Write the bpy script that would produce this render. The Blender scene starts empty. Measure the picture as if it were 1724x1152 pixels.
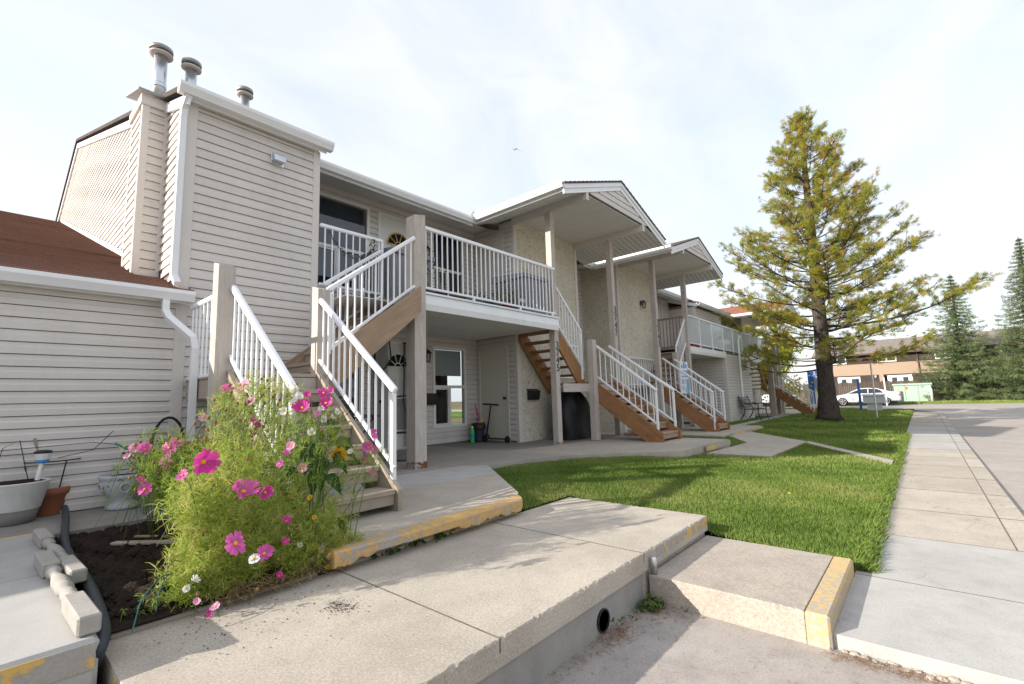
import bpy, bmesh, math, random
import numpy as np
from mathutils import Matrix, Vector
random.seed(7); rng = np.random.default_rng(7)
R_ = math.radians
scene = bpy.context.scene
col = scene.collection

# ------------------------------------------------------------------ camera
YAW, PIT, ROL, FPX = R_(49.03), R_(6.99), R_(-1.70), 787.2
CAM = Vector((0, 0, 0.915))
_f = Vector((math.sin(YAW)*math.cos(PIT), math.cos(YAW)*math.cos(PIT), math.sin(PIT)))
_r = Vector((math.cos(YAW), -math.sin(YAW), 0)); _u = _r.cross(_f)
RGT = _r*math.cos(ROL) + _u*math.sin(ROL); UPV = _u*math.cos(ROL) - _r*math.sin(ROL); FWD = _f
cd = bpy.data.cameras.new('camera'); cam = bpy.data.objects.new('camera', cd); col.objects.link(cam)
cd.sensor_width = 36; cd.lens = FPX/1724*36; cd.clip_start = .05; cd.clip_end = 3000
m = Matrix.Identity(4)
for i, v in enumerate((RGT, UPV, -FWD)):
    for j in range(3): m[j][i] = v[j]
m.translation = CAM; cam.matrix_world = m; scene.camera = cam

def px(u, v, axis, val):
    """photo pixel (1724x1152) -> point where its ray meets the plane axis=val"""
    d = RGT*((u-862)/FPX) - UPV*((v-576)/FPX) + FWD
    i = 'xyz'.index(axis); t = (val-CAM[i])/d[i]
    return CAM + d*t

# ------------------------------------------------------------------ light
SUN = Vector((2.1, -1.1, -1.0)).normalized()          # direction the sunlight travels
sd = bpy.data.lights.new('sun', 'SUN'); so = bpy.data.objects.new('sun', sd); col.objects.link(so)
sd.energy = 3.8; sd.angle = R_(.6); sd.color = (1, .93, .83)
so.rotation_euler = SUN.to_track_quat('-Z', 'Y').to_euler(); so.location = (-20, 10, 20)
world = bpy.data.worlds.new('World'); scene.world = world; world.use_nodes = True
wt = world.node_tree; wn = wt.nodes; wl = wt.links
bg = wn['Background']; bg.inputs[1].default_value = .15
sky = wn.new('ShaderNodeTexSky'); sky.sky_type = 'NISHITA'; sky.sun_disc = False
sky.sun_elevation = math.asin(-SUN.z); sky.sun_rotation = math.atan2(-SUN.x, -SUN.y); sky.air_density = 1.2; sky.dust_density = 1.5
tc = wn.new('ShaderNodeTexCoord')
mp = wn.new('ShaderNodeMapping'); mp.inputs['Scale'].default_value = (1.0, 2.6, 3.5); mp.inputs['Rotation'].default_value = (.1, .25, .5)
wl.new(tc.outputs['Generated'], mp.inputs['Vector'])
n1 = wn.new('ShaderNodeTexNoise'); n1.inputs['Scale'].default_value = 1.7; n1.inputs['Detail'].default_value = 7; n1.inputs['Roughness'].default_value = .55; n1.inputs['Distortion'].default_value = .6
wl.new(mp.outputs[0], n1.inputs['Vector'])
rp = wn.new('ShaderNodeValToRGB'); rp.color_ramp.elements[0].position = .32; rp.color_ramp.elements[1].position = .68
rp.color_ramp.elements[0].color = (.66, .66, .66, 1); rp.color_ramp.elements[1].color = (.96, .96, .96, 1)
wl.new(n1.outputs[0], rp.inputs[0])
mxw = wn.new('ShaderNodeMixRGB'); wl.new(rp.outputs[0], mxw.inputs[0]); wl.new(sky.outputs[0], mxw.inputs[1])
mxw.inputs[2].default_value = (3.4, 3.5, 3.8, 1)      # thin bright cirrus veil
wl.new(mxw.outputs[0], bg.inputs[0])
scene.view_settings.view_transform = 'Standard'; scene.view_settings.look = 'None'
scene.view_settings.exposure = 1.02; scene.view_settings.gamma = 1
scene.render.engine = 'CYCLES'
scene.cycles.max_bounces = 6; scene.cycles.transparent_max_bounces = 12

# ------------------------------------------------------------------ helpers
WM = {}
def link(o, M=None, parent=None):
    M = M or Matrix.Identity(4); col.objects.link(o)
    if parent is not None:
        o.parent = parent; o.matrix_parent_inverse = WM[parent.name].inverted()
    o.matrix_basis = M; WM[o.name] = M.copy(); return o
def tag(o, label=None, cat=None, group=None, kind=None):
    if label: o['label'] = label
    if cat: o['category'] = cat
    if group: o['group'] = group
    if kind: o['kind'] = kind
    return o
def thing(name, loc, label, cat, group=None):
    o = bpy.data.objects.new(name, None); o.empty_display_size = .2
    link(o, Matrix.Translation(loc)); return tag(o, label, cat, group)
def mesh(verts, faces, smooth=False, name='m'):
    me = bpy.data.meshes.new(name); me.from_pydata([tuple(v) for v in verts], [], faces); me.update()
    if smooth: me.polygons.foreach_set('use_smooth', [True]*len(me.polygons))
    return me
def put(name, me, mat, parent=None, M=None):
    if not me.materials: me.materials.append(mat)
    elif me.materials[0] != mat:
        me = me.copy(); me.materials[0] = mat
    return link(bpy.data.objects.new(name, me), M, parent)
T = lambda *a: Matrix.Translation(a)
def RZ(a): return Matrix.Rotation(a, 4, 'Z')

_bc = {}
def boxm(dx, dy, dz, ch=.004):
    """centred box with chamfered edges, cached"""
    k = (round(dx, 4), round(dy, 4), round(dz, 4), ch)
    if k in _bc: return _bc[k]
    h = (dx/2, dy/2, dz/2); c = min(ch, min(h)*.45); V = []; idx = {}
    for sx in (-1, 1):
        for sy in (-1, 1):
            for sz in (-1, 1):
                s = (sx, sy, sz)
                for a in range(3):
                    p = [s[i]*(h[i] if i == a else h[i]-c) for i in range(3)]
                    idx[(s, a)] = len(V); V.append(p)
    F = []
    for a in range(3):
        b, d = [(1, 2), (2, 0), (0, 1)][a]
        for sg in (-1, 1):
            q = []
            for (p, r) in ((-1, -1), (1, -1), (1, 1), (-1, 1)):
                s = [0, 0, 0]; s[a] = sg; s[b] = p; s[d] = r; q.append(idx[(tuple(s), a)])
            F.append(q if sg > 0 else q[::-1])
        for p in (-1, 1):
            for r in (-1, 1):
                s0 = [0, 0, 0]; s0[b] = p; s0[d] = r; s1 = list(s0); s0[a] = -1; s1[a] = 1
                F.append([idx[(tuple(s0), b)], idx[(tuple(s1), b)], idx[(tuple(s1), d)], idx[(tuple(s0), d)]])
    for sx in (-1, 1):
        for sy in (-1, 1):
            for sz in (-1, 1): F.append([idx[((sx, sy, sz), a)] for a in range(3)])
    me = mesh(V, F); bm = bmesh.new(); bm.from_mesh(me); bmesh.ops.recalc_face_normals(bm, faces=bm.faces); bm.to_mesh(me); bm.free()
    _bc[k] = me; return me
def box(name, x0, x1, y0, y1, z0, z1, mat, parent=None, ch=.004):
    return put(name, boxm(abs(x1-x0), abs(y1-y0), abs(z1-z0), ch), mat, parent, T((x0+x1)/2, (y0+y1)/2, (z0+z1)/2))
def frame_of(p0, p1, up=(0, 0, 1)):
    p0, p1 = Vector(p0), Vector(p1); d = (p1-p0).normalized(); u = Vector(up)
    if abs(d.dot(u)) > .98: u = Vector((0, 1, 0))
    y = u.cross(d).normalized(); z = d.cross(y)
    M = Matrix.Identity(4)
    for i, v in enumerate((d, y, z)):
        for j in range(3): M[j][i] = v[j]
    M.translation = (p0+p1)/2; return M, (p1-p0).length
def beam(name, p0, p1, w, h, mat, parent=None, ch=.004, up=(0, 0, 1)):
    """timber / bar whose local X runs p0->p1; w sideways, h in the up direction"""
    M, L = frame_of(p0, p1, up)
    return put(name, boxm(L, w, h, ch), mat, parent, M)
class MB:
    def __init__(s): s.v = []; s.f = []
    def add(s, V, F):
        n = len(s.v); s.v += [tuple(v) for v in V]; s.f += [[i+n for i in f] for f in F]; return s
    def box(s, x0, x1, y0, y1, z0, z1):
        V = [(x, y, z) for x in (x0, x1) for y in (y0, y1) for z in (z0, z1)]
        return s.add(V, [(0, 1, 3, 2), (4, 6, 7, 5), (0, 4, 5, 1), (2, 3, 7, 6), (0, 2, 6, 4), (1, 5, 7, 3)])
    def prism(s, pts, d):
        d = Vector(d); n = len(pts); P = [Vector(p) for p in pts]
        nrm = Vector((0, 0, 0))
        for i in range(n): nrm += P[i].cross(P[(i+1) % n])
        F = [list(range(n))[::-1], list(range(n, 2*n))] + [[i, (i+1) % n, n+(i+1) % n, n+i] for i in range(n)]
        if nrm.dot(d) < 0: F = [f[::-1] for f in F]
        return s.add(P+[p+d for p in P], F)
    def tube(s, pts, r, seg=8, cap=True):
        P = [Vector(p) for p in pts]; rs = r if isinstance(r, (list, tuple)) else [r]*len(P); V = []; F = []
        for i, p in enumerate(P):
            t = (P[min(i+1, len(P)-1)]-P[max(i-1, 0)]).normalized()
            a = t.orthogonal().normalized() if i == 0 else (pa - t*pa.dot(t)).normalized()
            pa = a; b = t.cross(a)
            V += [p+(a*math.cos(2*math.pi*k/seg)+b*math.sin(2*math.pi*k/seg))*rs[i] for k in range(seg)]
        for i in range(len(P)-1):
            F += [[i*seg+k, i*seg+(k+1) % seg, (i+1)*seg+(k+1) % seg, (i+1)*seg+k] for k in range(seg)]
        if cap: F += [list(range(seg))[::-1], [(len(P)-1)*seg+k for k in range(seg)]]
        return s.add(V, F)
    def lathe(s, prof, c=(0, 0, 0), seg=20, M=None):
        V = []; F = []; n = len(prof)
        for r, z in prof:
            for k in range(seg):
                a = 2*math.pi*k/seg; p = Vector((r*math.cos(a), r*math.sin(a), z))
                V.append((M @ p) if M else p+Vector(c))
        for i in range(n-1):
            F += [[i*seg+k, i*seg+(k+1) % seg, (i+1)*seg+(k+1) % seg, (i+1)*seg+k] for k in range(seg)]
        if prof[0][0] > 0: F.append(list(range(seg))[::-1])
        if prof[-1][0] > 0: F.append([(n-1)*seg+k for k in range(seg)])
        return s.add(V, F)
    def sweep(s, prof, p0, p1, out, cap=True):
        """profile of (out, up) points swept from p0 to p1"""
        p0, p1, out = Vector(p0), Vector(p1), Vector(out); n = len(prof)
        V = [p+out*a+Vector((0, 0, b)) for p in (p0, p1) for a, b in prof]
        F = [[i, (i+1) % n, n+(i+1) % n, n+i] for i in range(n)]
        if cap: F += [list(range(n))[::-1], list(range(n, 2*n))]
        return s.add(V, F)
    def build(s, name, mat, parent=None, smooth=False, M=None, fix=True):
        me = mesh(s.v, s.f, smooth)
        if fix:
            bm = bmesh.new(); bm.from_mesh(me); bmesh.ops.recalc_face_normals(bm, faces=bm.faces); bm.to_mesh(me); bm.free()
            if smooth: me.polygons.foreach_set('use_smooth', [True]*len(me.polygons))
        return put(name, me, mat, parent, M)
def tris_mesh(V, nper=3, attr=None, name='m'):
    """V: (n*nper,3) array of separate polygons of nper corners"""
    V = np.asarray(V, np.float32).reshape(-1, 3); n = len(V)//nper
    me = bpy.data.meshes.new(name); me.vertices.add(len(V)); me.vertices.foreach_set('co', V.ravel())
    me.loops.add(len(V)); me.loops.foreach_set('vertex_index', np.arange(len(V), dtype=np.int32))
    me.polygons.add(n); me.polygons.foreach_set('loop_start', np.arange(0, len(V), nper, dtype=np.int32))
    me.update(calc_edges=True)
    if attr is not None:
        a = me.attributes.new('tint', 'FLOAT', 'FACE'); a.data.foreach_set('value', np.asarray(attr, np.float32))
    return me

# ------------------------------------------------------------------ materials
def nodes(name):
    ma = bpy.data.materials.new(name); ma.use_nodes = True; nt = ma.node_tree
    return ma, nt, nt.nodes, nt.links, nt.nodes['Principled BSDF']
def mixc(nt, fac, a, b, mode='MIX'):
    n = nt.nodes.new('ShaderNodeMixRGB'); n.blend_type = mode
    for s, v in ((0, fac), (1, a), (2, b)):
        if isinstance(v, bpy.types.NodeSocket): nt.links.new(v, n.inputs[s])
        elif s == 0: n.inputs[0].default_value = v
        else: n.inputs[s].default_value = tuple(v)+(1,) if len(v) == 3 else v
    return n.outputs[0]
def noise(nt, vec, scale, detail=4, rough=.55, dist=0):
    n = nt.nodes.new('ShaderNodeTexNoise'); n.inputs['Scale'].default_value = scale; n.inputs['Detail'].default_value = detail
    n.inputs['Roughness'].default_value = rough; n.inputs['Distortion'].default_value = dist
    if vec is not None: nt.links.new(vec, n.inputs['Vector'])
    return n.outputs[0]
def ramp(nt, src, stops):
    r = nt.nodes.new('ShaderNodeValToRGB'); e = r.color_ramp.elements
    while len(e) < len(stops): e.new(.5)
    for i, (p, c) in enumerate(stops):
        e[i].position = p; e[i].color = (c, c, c, 1) if not isinstance(c, tuple) else c+(1,)
    nt.links.new(src, r.inputs[0]); return r.outputs[0]
def scaled(c, k): return tuple(min(1, max(0, x*k)) for x in c)
def coords(nt, world=True, stretch=(1, 1, 1)):
    if world: s = nt.nodes.new('ShaderNodeNewGeometry').outputs['Position']
    else: s = nt.nodes.new('ShaderNodeTexCoord').outputs['Object']
    mp = nt.nodes.new('ShaderNodeMapping'); mp.inputs['Scale'].default_value = stretch; nt.links.new(s, mp.inputs['Vector'])
    return mp.outputs[0]
def bump(nt, bs, h, strength, dist=.01):
    b = nt.nodes.new('ShaderNodeBump'); b.inputs['Strength'].default_value = strength; b.inputs['Distance'].default_value = dist
    nt.links.new(h, b.inputs['Height']); nt.links.new(b.outputs[0], bs.inputs['Normal'])
def pmat(name, c, var=.1, scale=3, fine=40, rough=.6, spec=.3, metal=0, bmp=.1, bscale=90, bdist=.004, stretch=(1, 1, 1), world=True, objvar=.0, dirt=None):
    """paint-like material: two scales of tone variation, small relief, per-object tone, optional dirt (colour, amount)"""
    ma, nt, N, L, bs = nodes(name); v = coords(nt, world, stretch)
    a = noise(nt, v, scale, 5); b = noise(nt, v, fine, 3)
    k = mixc(nt, .35, a, b)
    cc = mixc(nt, ramp(nt, k, [(.3, 0.), (.7, 1.)]), scaled(c, 1-var), scaled(c, 1+var))
    if dirt:
        d = ramp(nt, noise(nt, v, scale*.7, 8, .7), [(.52, 0.), (.72, dirt[1])]); cc = mixc(nt, d, cc, dirt[0])
    if objvar:
        oi = N.new('ShaderNodeObjectInfo'); mr = N.new('ShaderNodeMapRange'); L.new(oi.outputs['Random'], mr.inputs[0])
        mr.inputs[3].default_value = 1-objvar; mr.inputs[4].default_value = 1+objvar
        hs = N.new('ShaderNodeHueSaturation'); L.new(mr.outputs[0], hs.inputs['Value']); L.new(cc, hs.inputs['Color']); cc = hs.outputs[0]
    L.new(cc, bs.inputs['Base Color']); bs.inputs['Roughness'].default_value = rough; bs.inputs['Specular IOR Level'].default_value = spec; bs.inputs['Metallic'].default_value = metal
    if bmp: bump(nt, bs, noise(nt, v, bscale, 4), bmp, bdist)
    return ma
def woodmat(name, c1, c2, crack=(.12, .1, .09), rough=.75, grain=1.0, paint=None):
    ma, nt, N, L, bs = nodes(name); oi = N.new('ShaderNodeObjectInfo')
    tcn = N.new('ShaderNodeTexCoord'); add = N.new('ShaderNodeVectorMath'); add.operation = 'ADD'
    sc = N.new('ShaderNodeVectorMath'); sc.operation = 'SCALE'; sc.inputs[0].default_value = (37, 11, 23); L.new(oi.outputs['Random'], sc.inputs['Scale'])
    L.new(tcn.outputs['Object'], add.inputs[0]); L.new(sc.outputs[0], add.inputs[1])
    mp = N.new('ShaderNodeMapping'); mp.inputs['Scale'].default_value = (1.6, 26, 26); L.new(add.outputs[0], mp.inputs['Vector'])
    g = noise(nt, mp.outputs[0], 1.3*grain, 6, .6, 1.2)
    big = noise(nt, add.outputs[0], 4, 4)
    cc = mixc(nt, ramp(nt, g, [(.3, 0.), (.7, 1.)]), c1, c2)
    cc = mixc(nt, ramp(nt, big, [(.35, .0), (.75, .45)]), cc, scaled(c1, .72))
    cr = ramp(nt, g, [(.28, 1.), (.37, 0.)]); cc = mixc(nt, mixc(nt, 1, cr, (.75, .75, .75), 'MULTIPLY'), cc, crack)
    if paint:
        mp2 = N.new('ShaderNodeMapping'); mp2.inputs['Scale'].default_value = (1, 5, 5); L.new(add.outputs[0], mp2.inputs['Vector'])
        pm = ramp(nt, noise(nt, mp2.outputs[0], 3.5, 7, .62), [(paint[1], 1.), (paint[1]+.06, 0.)]); cc = mixc(nt, pm, cc, mixc(nt, big, scaled(paint[0], .88), scaled(paint[0], 1.08)))
    L.new(cc, bs.inputs['Base Color']); bs.inputs['Roughness'].default_value = rough; bs.inputs['Specular IOR Level'].default_value = .25
    bump(nt, bs, g, .35, .004); return ma
def concrete(name, c, speck=.25, stain=.25, broom=None):
    ma, nt, N, L, bs = nodes(name); v = coords(nt)
    big = noise(nt, v, .9, 6, .6); mid = noise(nt, v, 5, 7, .68); fine = noise(nt, v, 170, 2, .6); agg = noise(nt, v, 85, 4, .7)
    cc = mixc(nt, ramp(nt, big, [(.3, 0.), (.7, 1.)]), scaled(c, .86), scaled(c, 1.1))
    cc = mixc(nt, ramp(nt, mid, [(.44, .0), (.68, stain)]), cc, scaled(c, .62))
    cc = mixc(nt, ramp(nt, agg, [(.36, speck), (.49, 0.)]), cc, scaled(c, .55))
    cc = mixc(nt, ramp(nt, agg, [(.54, 0.), (.68, speck)]), cc, scaled(c, 1.35))
    oi = N.new('ShaderNodeObjectInfo'); mr = N.new('ShaderNodeMapRange'); L.new(oi.outputs['Random'], mr.inputs[0]); mr.inputs[3].default_value = .95; mr.inputs[4].default_value = 1.05
    hs = N.new('ShaderNodeHueSaturation'); L.new(mr.outputs[0], hs.inputs['Value']); L.new(cc, hs.inputs['Color'])
    # fine shrinkage cracks
    vo = N.new('ShaderNodeTexVoronoi'); vo.feature = 'DISTANCE_TO_EDGE'; vo.inputs['Scale'].default_value = .55
    wv = N.new('ShaderNodeVectorMath'); wv.operation = 'ADD'; nn = N.new('ShaderNodeTexNoise'); nn.inputs['Scale'].default_value = 3; nn.inputs['Detail'].default_value = 6; L.new(v, nn.inputs['Vector'])
    s2 = N.new('ShaderNodeVectorMath'); s2.operation = 'SCALE'; s2.inputs['Scale'].default_value = .5; L.new(nn.outputs['Color'], s2.inputs[0]); L.new(v, wv.inputs[0]); L.new(s2.outputs[0], wv.inputs[1]); L.new(wv.outputs[0], vo.inputs['Vector'])
    ck = ramp(nt, vo.outputs['Distance'], [(0., 1.), (.0045, 0.)])
    ck = mixc(nt, 1, ck, ramp(nt, noise(nt, v, .8, 2), [(.5, 0.), (.62, .45)]), 'MULTIPLY')
    cc = mixc(nt, ck, hs.outputs[0], scaled(c, .4))
    L.new(cc, bs.inputs['Base Color']); bs.inputs['Roughness'].default_value = .9; bs.inputs['Specular IOR Level'].default_value = .2
    h = mixc(nt, .5, fine, agg)
    if broom:
        vb = coords(nt, True, broom); h = mixc(nt, .5, h, noise(nt, vb, 60, 2))
    bump(nt, bs, h, .35, .004); return ma
def chipped(name, paint, base, thr=.5, sc=9):
    ma, nt, N, L, bs = nodes(name); v = coords(nt)
    k = noise(nt, v, sc, 8, .68); k2 = noise(nt, v, 1.3, 3)
    kk = mixc(nt, .4, k, k2); msk = ramp(nt, kk, [(thr-.015, 0.), (thr+.015, 1.)])
    pc = mixc(nt, noise(nt, v, 25, 4), scaled(paint, .82), scaled(paint, 1.12)); bc = mixc(nt, noise(nt, v, 60, 4), scaled(base, .7), scaled(base, 1.2))
    L.new(mixc(nt, msk, bc, pc), bs.inputs['Base Color']); bs.inputs['Roughness'].default_value = .8; bs.inputs['Specular IOR Level'].default_value = .25
    bump(nt, bs, mixc(nt, .35, msk, noise(nt, v, 120, 3)), .5, .004); return ma
def leafmat(name, stops, rough=.6, trans=.25):
    """foliage: colour from the per-face 'tint' attribute"""
    ma, nt, N, L, bs = nodes(name); at = N.new('ShaderNodeAttribute'); at.attribute_name = 'tint'
    c = ramp(nt, at.outputs['Fac'], stops); L.new(c, bs.inputs['Base Color']); bs.inputs['Roughness'].default_value = rough; bs.inputs['Specular IOR Level'].default_value = .2
    tr = N.new('ShaderNodeBsdfTranslucent'); L.new(c, tr.inputs[0]); mx = N.new('ShaderNodeMixShader'); mx.inputs[0].default_value = trans
    L.new(bs.outputs[0], mx.inputs[1]); L.new(tr.outputs[0], mx.inputs[2]); L.new(mx.outputs[0], N['Material Output'].inputs[0]); return ma
def glassmat(name, tint=(.85, .9, .9), haze=0):
    ma, nt, N, L, bs = nodes(name); tp = N.new('ShaderNodeBsdfTransparent'); tp.inputs[0].default_value = tint+(1,)
    gl = N.new('ShaderNodeBsdfGlossy'); gl.inputs['Roughness'].default_value = .02; fr = N.new('ShaderNodeFresnel'); fr.inputs[0].default_value = 1.5
    mr = N.new('ShaderNodeMapRange'); L.new(fr.outputs[0], mr.inputs[0]); mr.inputs[3].default_value = .05; mr.inputs[4].default_value = 1
    mx = N.new('ShaderNodeMixShader'); L.new(mr.outputs[0], mx.inputs[0]); L.new(tp.outputs[0], mx.inputs[1]); L.new(gl.outputs[0], mx.inputs[2]); out = mx.outputs[0]
    if haze:
        df = N.new('ShaderNodeBsdfDiffuse'); df.inputs[0].default_value = (.72, .78, .82, 1); m2 = N.new('ShaderNodeMixShader'); m2.inputs[0].default_value = haze
        L.new(out, m2.inputs[1]); L.new(df.outputs[0], m2.inputs[2]); out = m2.outputs[0]
    L.new(out, N['Material Output'].inputs[0]); return ma

SIDING = pmat('vinyl_siding', (.62, .583, .545), .05, 1.4, 30, .5, .35, 0, .12, 200, .001, (2.2, 2.2, .8), True, .03, ((.40, .36, .33), .30))
SHEATH = pmat('shadow_gap_sheathing', (.20, .165, .145), .1, 2, 30, .8, .2)  # sheathing coloured dark to paint in the shadow lines between siding courses
TRIM = pmat('taupe_trim', (.63, .59, .55), .05, 2, 30, .5, .3, 0, .08, 120, .001)
WHITE = pmat('white_aluminium', (.78, .79, .8), .04, 4, 50, .35, .5, 0, .05, 60, .001, objvar=.02)
RAILW = pmat('white_rail_paint', (.82, .83, .85), .03, 6, 60, .3, .5, 0, .04, 80, .001, objvar=.02)
SOFFIT = pmat('white_soffit', (.70, .69, .66), .05, 2, 30, .55, .3, 0, .05, 80, .001, objvar=.03)
POSTP = woodmat('taupe_painted_timber', (.46, .41, .365), (.53, .475, .43), (.2, .165, .14), .7, .8, ((.53, .475, .43), .40))
OLDW = woodmat('weathered_grey_timber', (.32, .265, .21), (.44, .375, .305))
BRNW = woodmat('brown_stained_timber', (.24, .115, .05), (.40, .21, .095), (.07, .04, .03))
TANW = woodmat('faded_brown_timber', (.30, .20, .13), (.42, .31, .22), (.1, .07, .05))
CONC = concrete('warm_concrete', (.455, .405, .34), .6, .42)
CONCN = concrete('new_grey_concrete', (.44, .425, .40), .35, .38, (1, 12, 1))
CONCD = concrete('driveway_concrete', (.37, .335, .305), .4, .6, (12, 1, 1))
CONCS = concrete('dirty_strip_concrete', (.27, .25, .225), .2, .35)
ASPH = concrete('old_asphalt', (.41, .37, .335), .5, .3)
YEL = chipped('chipped_yellow_paint', (.57, .37, .15), (.40, .35, .30), .452, 15)
YELW = chipped('worn_yellow_paint', (.56, .41, .20), (.44, .39, .33), .495, 30)
YELC = chipped('nearly_gone_yellow_paint', (.62, .41, .13), (.36, .34, .31), .525, 9)
BLACK = pmat('black_plastic', (.02, .02, .022), .2, 4, 40, .45, .4, 0, .1, 60)
BLKM = pmat('black_metal', (.025, .025, .027), .2, 4, 40, .4, .5, .3, .05, 60)
GALV = pmat('galvanised_steel', (.62, .65, .68), .1, 10, 60, .32, .5, .85, .05, 40)
GALVD = pmat('dirty_vent_cap', (.30, .29, .28), .2, 12, 60, .5, .5, .5, .1, 40)
DOORW = pmat('cream_door', (.62, .60, .52), .03, 1, 10, .45, .4)
DOORD = pmat('white_panel_door', (.66, .66, .63), .03, 1, 10, .4, .4)
VINYL = pmat('white_vinyl_frame', (.76, .76, .73), .03, 3, 30, .35, .4)
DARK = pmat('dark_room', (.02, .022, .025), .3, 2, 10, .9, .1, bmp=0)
BLIND = pmat('pale_blind', (.42, .45, .46), .04, 1, 20, .8, .1, bmp=0)
CURT = pmat('dark_blue_curtain', (.035, .05, .075), .3, 6, 20, .8, .1, bmp=.3, bscale=12, stretch=(1, 1, .05))
SHEER = pmat('pale_grey_curtain', (.16, .17, .16), .3, 6, 20, .8, .1, bmp=.3, bscale=30, stretch=(1, 1, .05))
GLASS = glassmat('window_glass')
PLEXI = glassmat('hazy_plexiglass', (.85, .9, .93), .5)
SCREEN = pmat('insect_screen', (.05, .05, .055), .1, 5, 200, .8, .1)
BLUEP = pmat('blue_paint', (.02, .11, .42), .05, 3, 20, .4, .5)
def stucco(name, c, dark):
    ma, nt, N, L, bs = nodes(name); v = coords(nt)
    a = noise(nt, v, 17, 4, .62, 2.0); b = noise(nt, v, 1.2, 4)
    cc = mixc(nt, ramp(nt, b, [(.3, 0.), (.7, 1.)]), scaled(c, .92), scaled(c, 1.08)); cc = mixc(nt, ramp(nt, a, [(.36, .95), (.50, 0.)]), cc, dark)
    L.new(cc, bs.inputs['Base Color']); bs.inputs['Roughness'].default_value = .95; bs.inputs['Specular IOR Level'].default_value = .15
    bump(nt, bs, a, .9, .02); return ma
STUC = stucco('cream_stucco', (.68, .635, .535), (.36, .31, .22))
def shingles(name, c, rows=.145):
    ma, nt, N, L, bs = nodes(name); v = coords(nt)
    br = N.new('ShaderNodeTexBrick'); br.inputs['Scale'].default_value = 1; br.inputs['Brick Width'].default_value = .3; br.inputs['Row Height'].default_value = rows*.945
    br.inputs['Mortar Size'].default_value = .004; br.inputs['Color1'].default_value = scaled(c, .8)+(1,); br.inputs['Color2'].default_value = scaled(c, 1.2)+(1,); br.inputs['Mortar'].default_value = scaled(c, .45)+(1,); br.inputs['Bias'].default_value = 0
    L.new(v, br.inputs['Vector']); k = mixc(nt, .5, noise(nt, v, 1.2, 5), noise(nt, v, 140, 2))
    cc = mixc(nt, ramp(nt, k, [(.3, 0.), (.7, 1.)]), br.outputs[0], scaled(c, 1.25)); cc = mixc(nt, ramp(nt, noise(nt, v, 160, 2), [(.35, .7), (.48, 0.)]), cc, scaled(c, .5))
    L.new(cc, bs.inputs['Base Color']); bs.inputs['Roughness'].default_value = .95; bs.inputs['Specular IOR Level'].default_value = .15
    bump(nt, bs, noise(nt, v, 160, 2), .5, .004); return ma
SHING = shingles('brown_asphalt_shingle', (.175, .095, .07))
SHINGC = shingles('dark_grey_brown_shingle', (.10, .082, .075))
SHINGR = shingles('red_brown_shingle', (.24, .11, .075))
SHINGG = shingles('grey_brown_shingle', (.21, .18, .16))
# ================================================================== SETTING
def pip(P, poly):
    x, y = P[:, 0], P[:, 1]; ins = np.zeros(len(P), bool); n = len(poly); j = n-1
    for i in range(n):
        xi, yi = poly[i]; xj, yj = poly[j]
        c = ((yi > y) != (yj > y)) & (x < (xj-xi)*(y-yi)/((yj-yi) or 1e-9)+xi); ins ^= c; j = i
    return ins
def lawn_z(x, y):
    z = np.minimum(-.365+(y-.5)*.10, -.065)
    drop = .12*np.clip((x-8)/6, 0, 1)*np.clip((y-.6)/2, 0, 1)
    far = -.12*np.clip((x-24)/10, 0, 1)*np.clip((y-.6)/2, 0, 1)
    return z-drop+far
def slab(name, poly, z1, z0, mat, parent=None, kind='structure'):
    o = MB().prism([(x, y, z0) for x, y in poly], (0, 0, z1-z0)).build(name, mat, parent)
    if kind and parent is None: tag(o, kind=kind)
    return o
GROUND = pmat('dry_earth', (.16, .14, .08), .3, .3, 5, .95, .1, bmp=.3, bscale=5)
TURF = pmat('turf_soil', (.065, .10, .022), .3, 2, 40, .95, .1, bmp=.6, bscale=60, bdist=.02)
SOIL = pmat('dark_soil', (.036, .026, .021), .45, 7, 60, .95, .1, bmp=1, bscale=45, bdist=.03)
MULCH = pmat('brown_mulch', (.20, .135, .075), .4, 1.5, 30, .95, .1, bmp=.8, bscale=20, bdist=.03)
g = put('ground', mesh([(-900, -900, -.75), (900, -900, -.75), (900, 900, -.75), (-900, 900, -.75)], [(0, 1, 2, 3)]), GROUND); tag(g, kind='structure')

# driveway, street, side street
DRIVE = bpy.data.objects.new('driveway', None); link(DRIVE); tag(DRIVE, kind='structure')
for (x0, x1, y0, y1) in ((-6, 3.135, -1.2, 1.60), (-6, 3.135, -5.2, -1.204)):
    box('concrete_panel', x0, x1, y0, y1, -.70, -.46, CONCD, DRIVE, .006)
slab('road', [(3.14, -26), (3.14, -.60), (34.5, -.60), (36.5, -.2), (38.2, 1.2), (38.8, 3), (38.8, 60), (50.3, 60), (50.3, -60), (38, -60), (38, -26)], -.45, -.72, ASPH)
SIDEW = bpy.data.objects.new('sidewalk', None); link(SIDEW); tag(SIDEW, kind='structure')
xs = [3.14, 4.23, 5.50, 6.74, 8.10, 9.35, 10.65, 11.95, 13.45, 15.2, 17.0, 19.0, 21.4, 23.4, 25.4, 27.4, 29.4, 31.4, 33.6]
for a, b in zip(xs[:-1], xs[1:]):
    mt = CONCN if (b < 5.6 or 13 < a < 21) else CONC
    if b < 5.6:
        box('paving_slab', a, b-.0005, -.62, .50, -.62, -.388, mt, SIDEW, .002)
    else:
        box('paving_slab', a, b-.0005, -.43, .50, -.62, -.39, mt, SIDEW, .002)
        box('kerb_stone', a, b-.0005, -.63, -.431, -.62, -.392, mt, SIDEW, .003)
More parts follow.
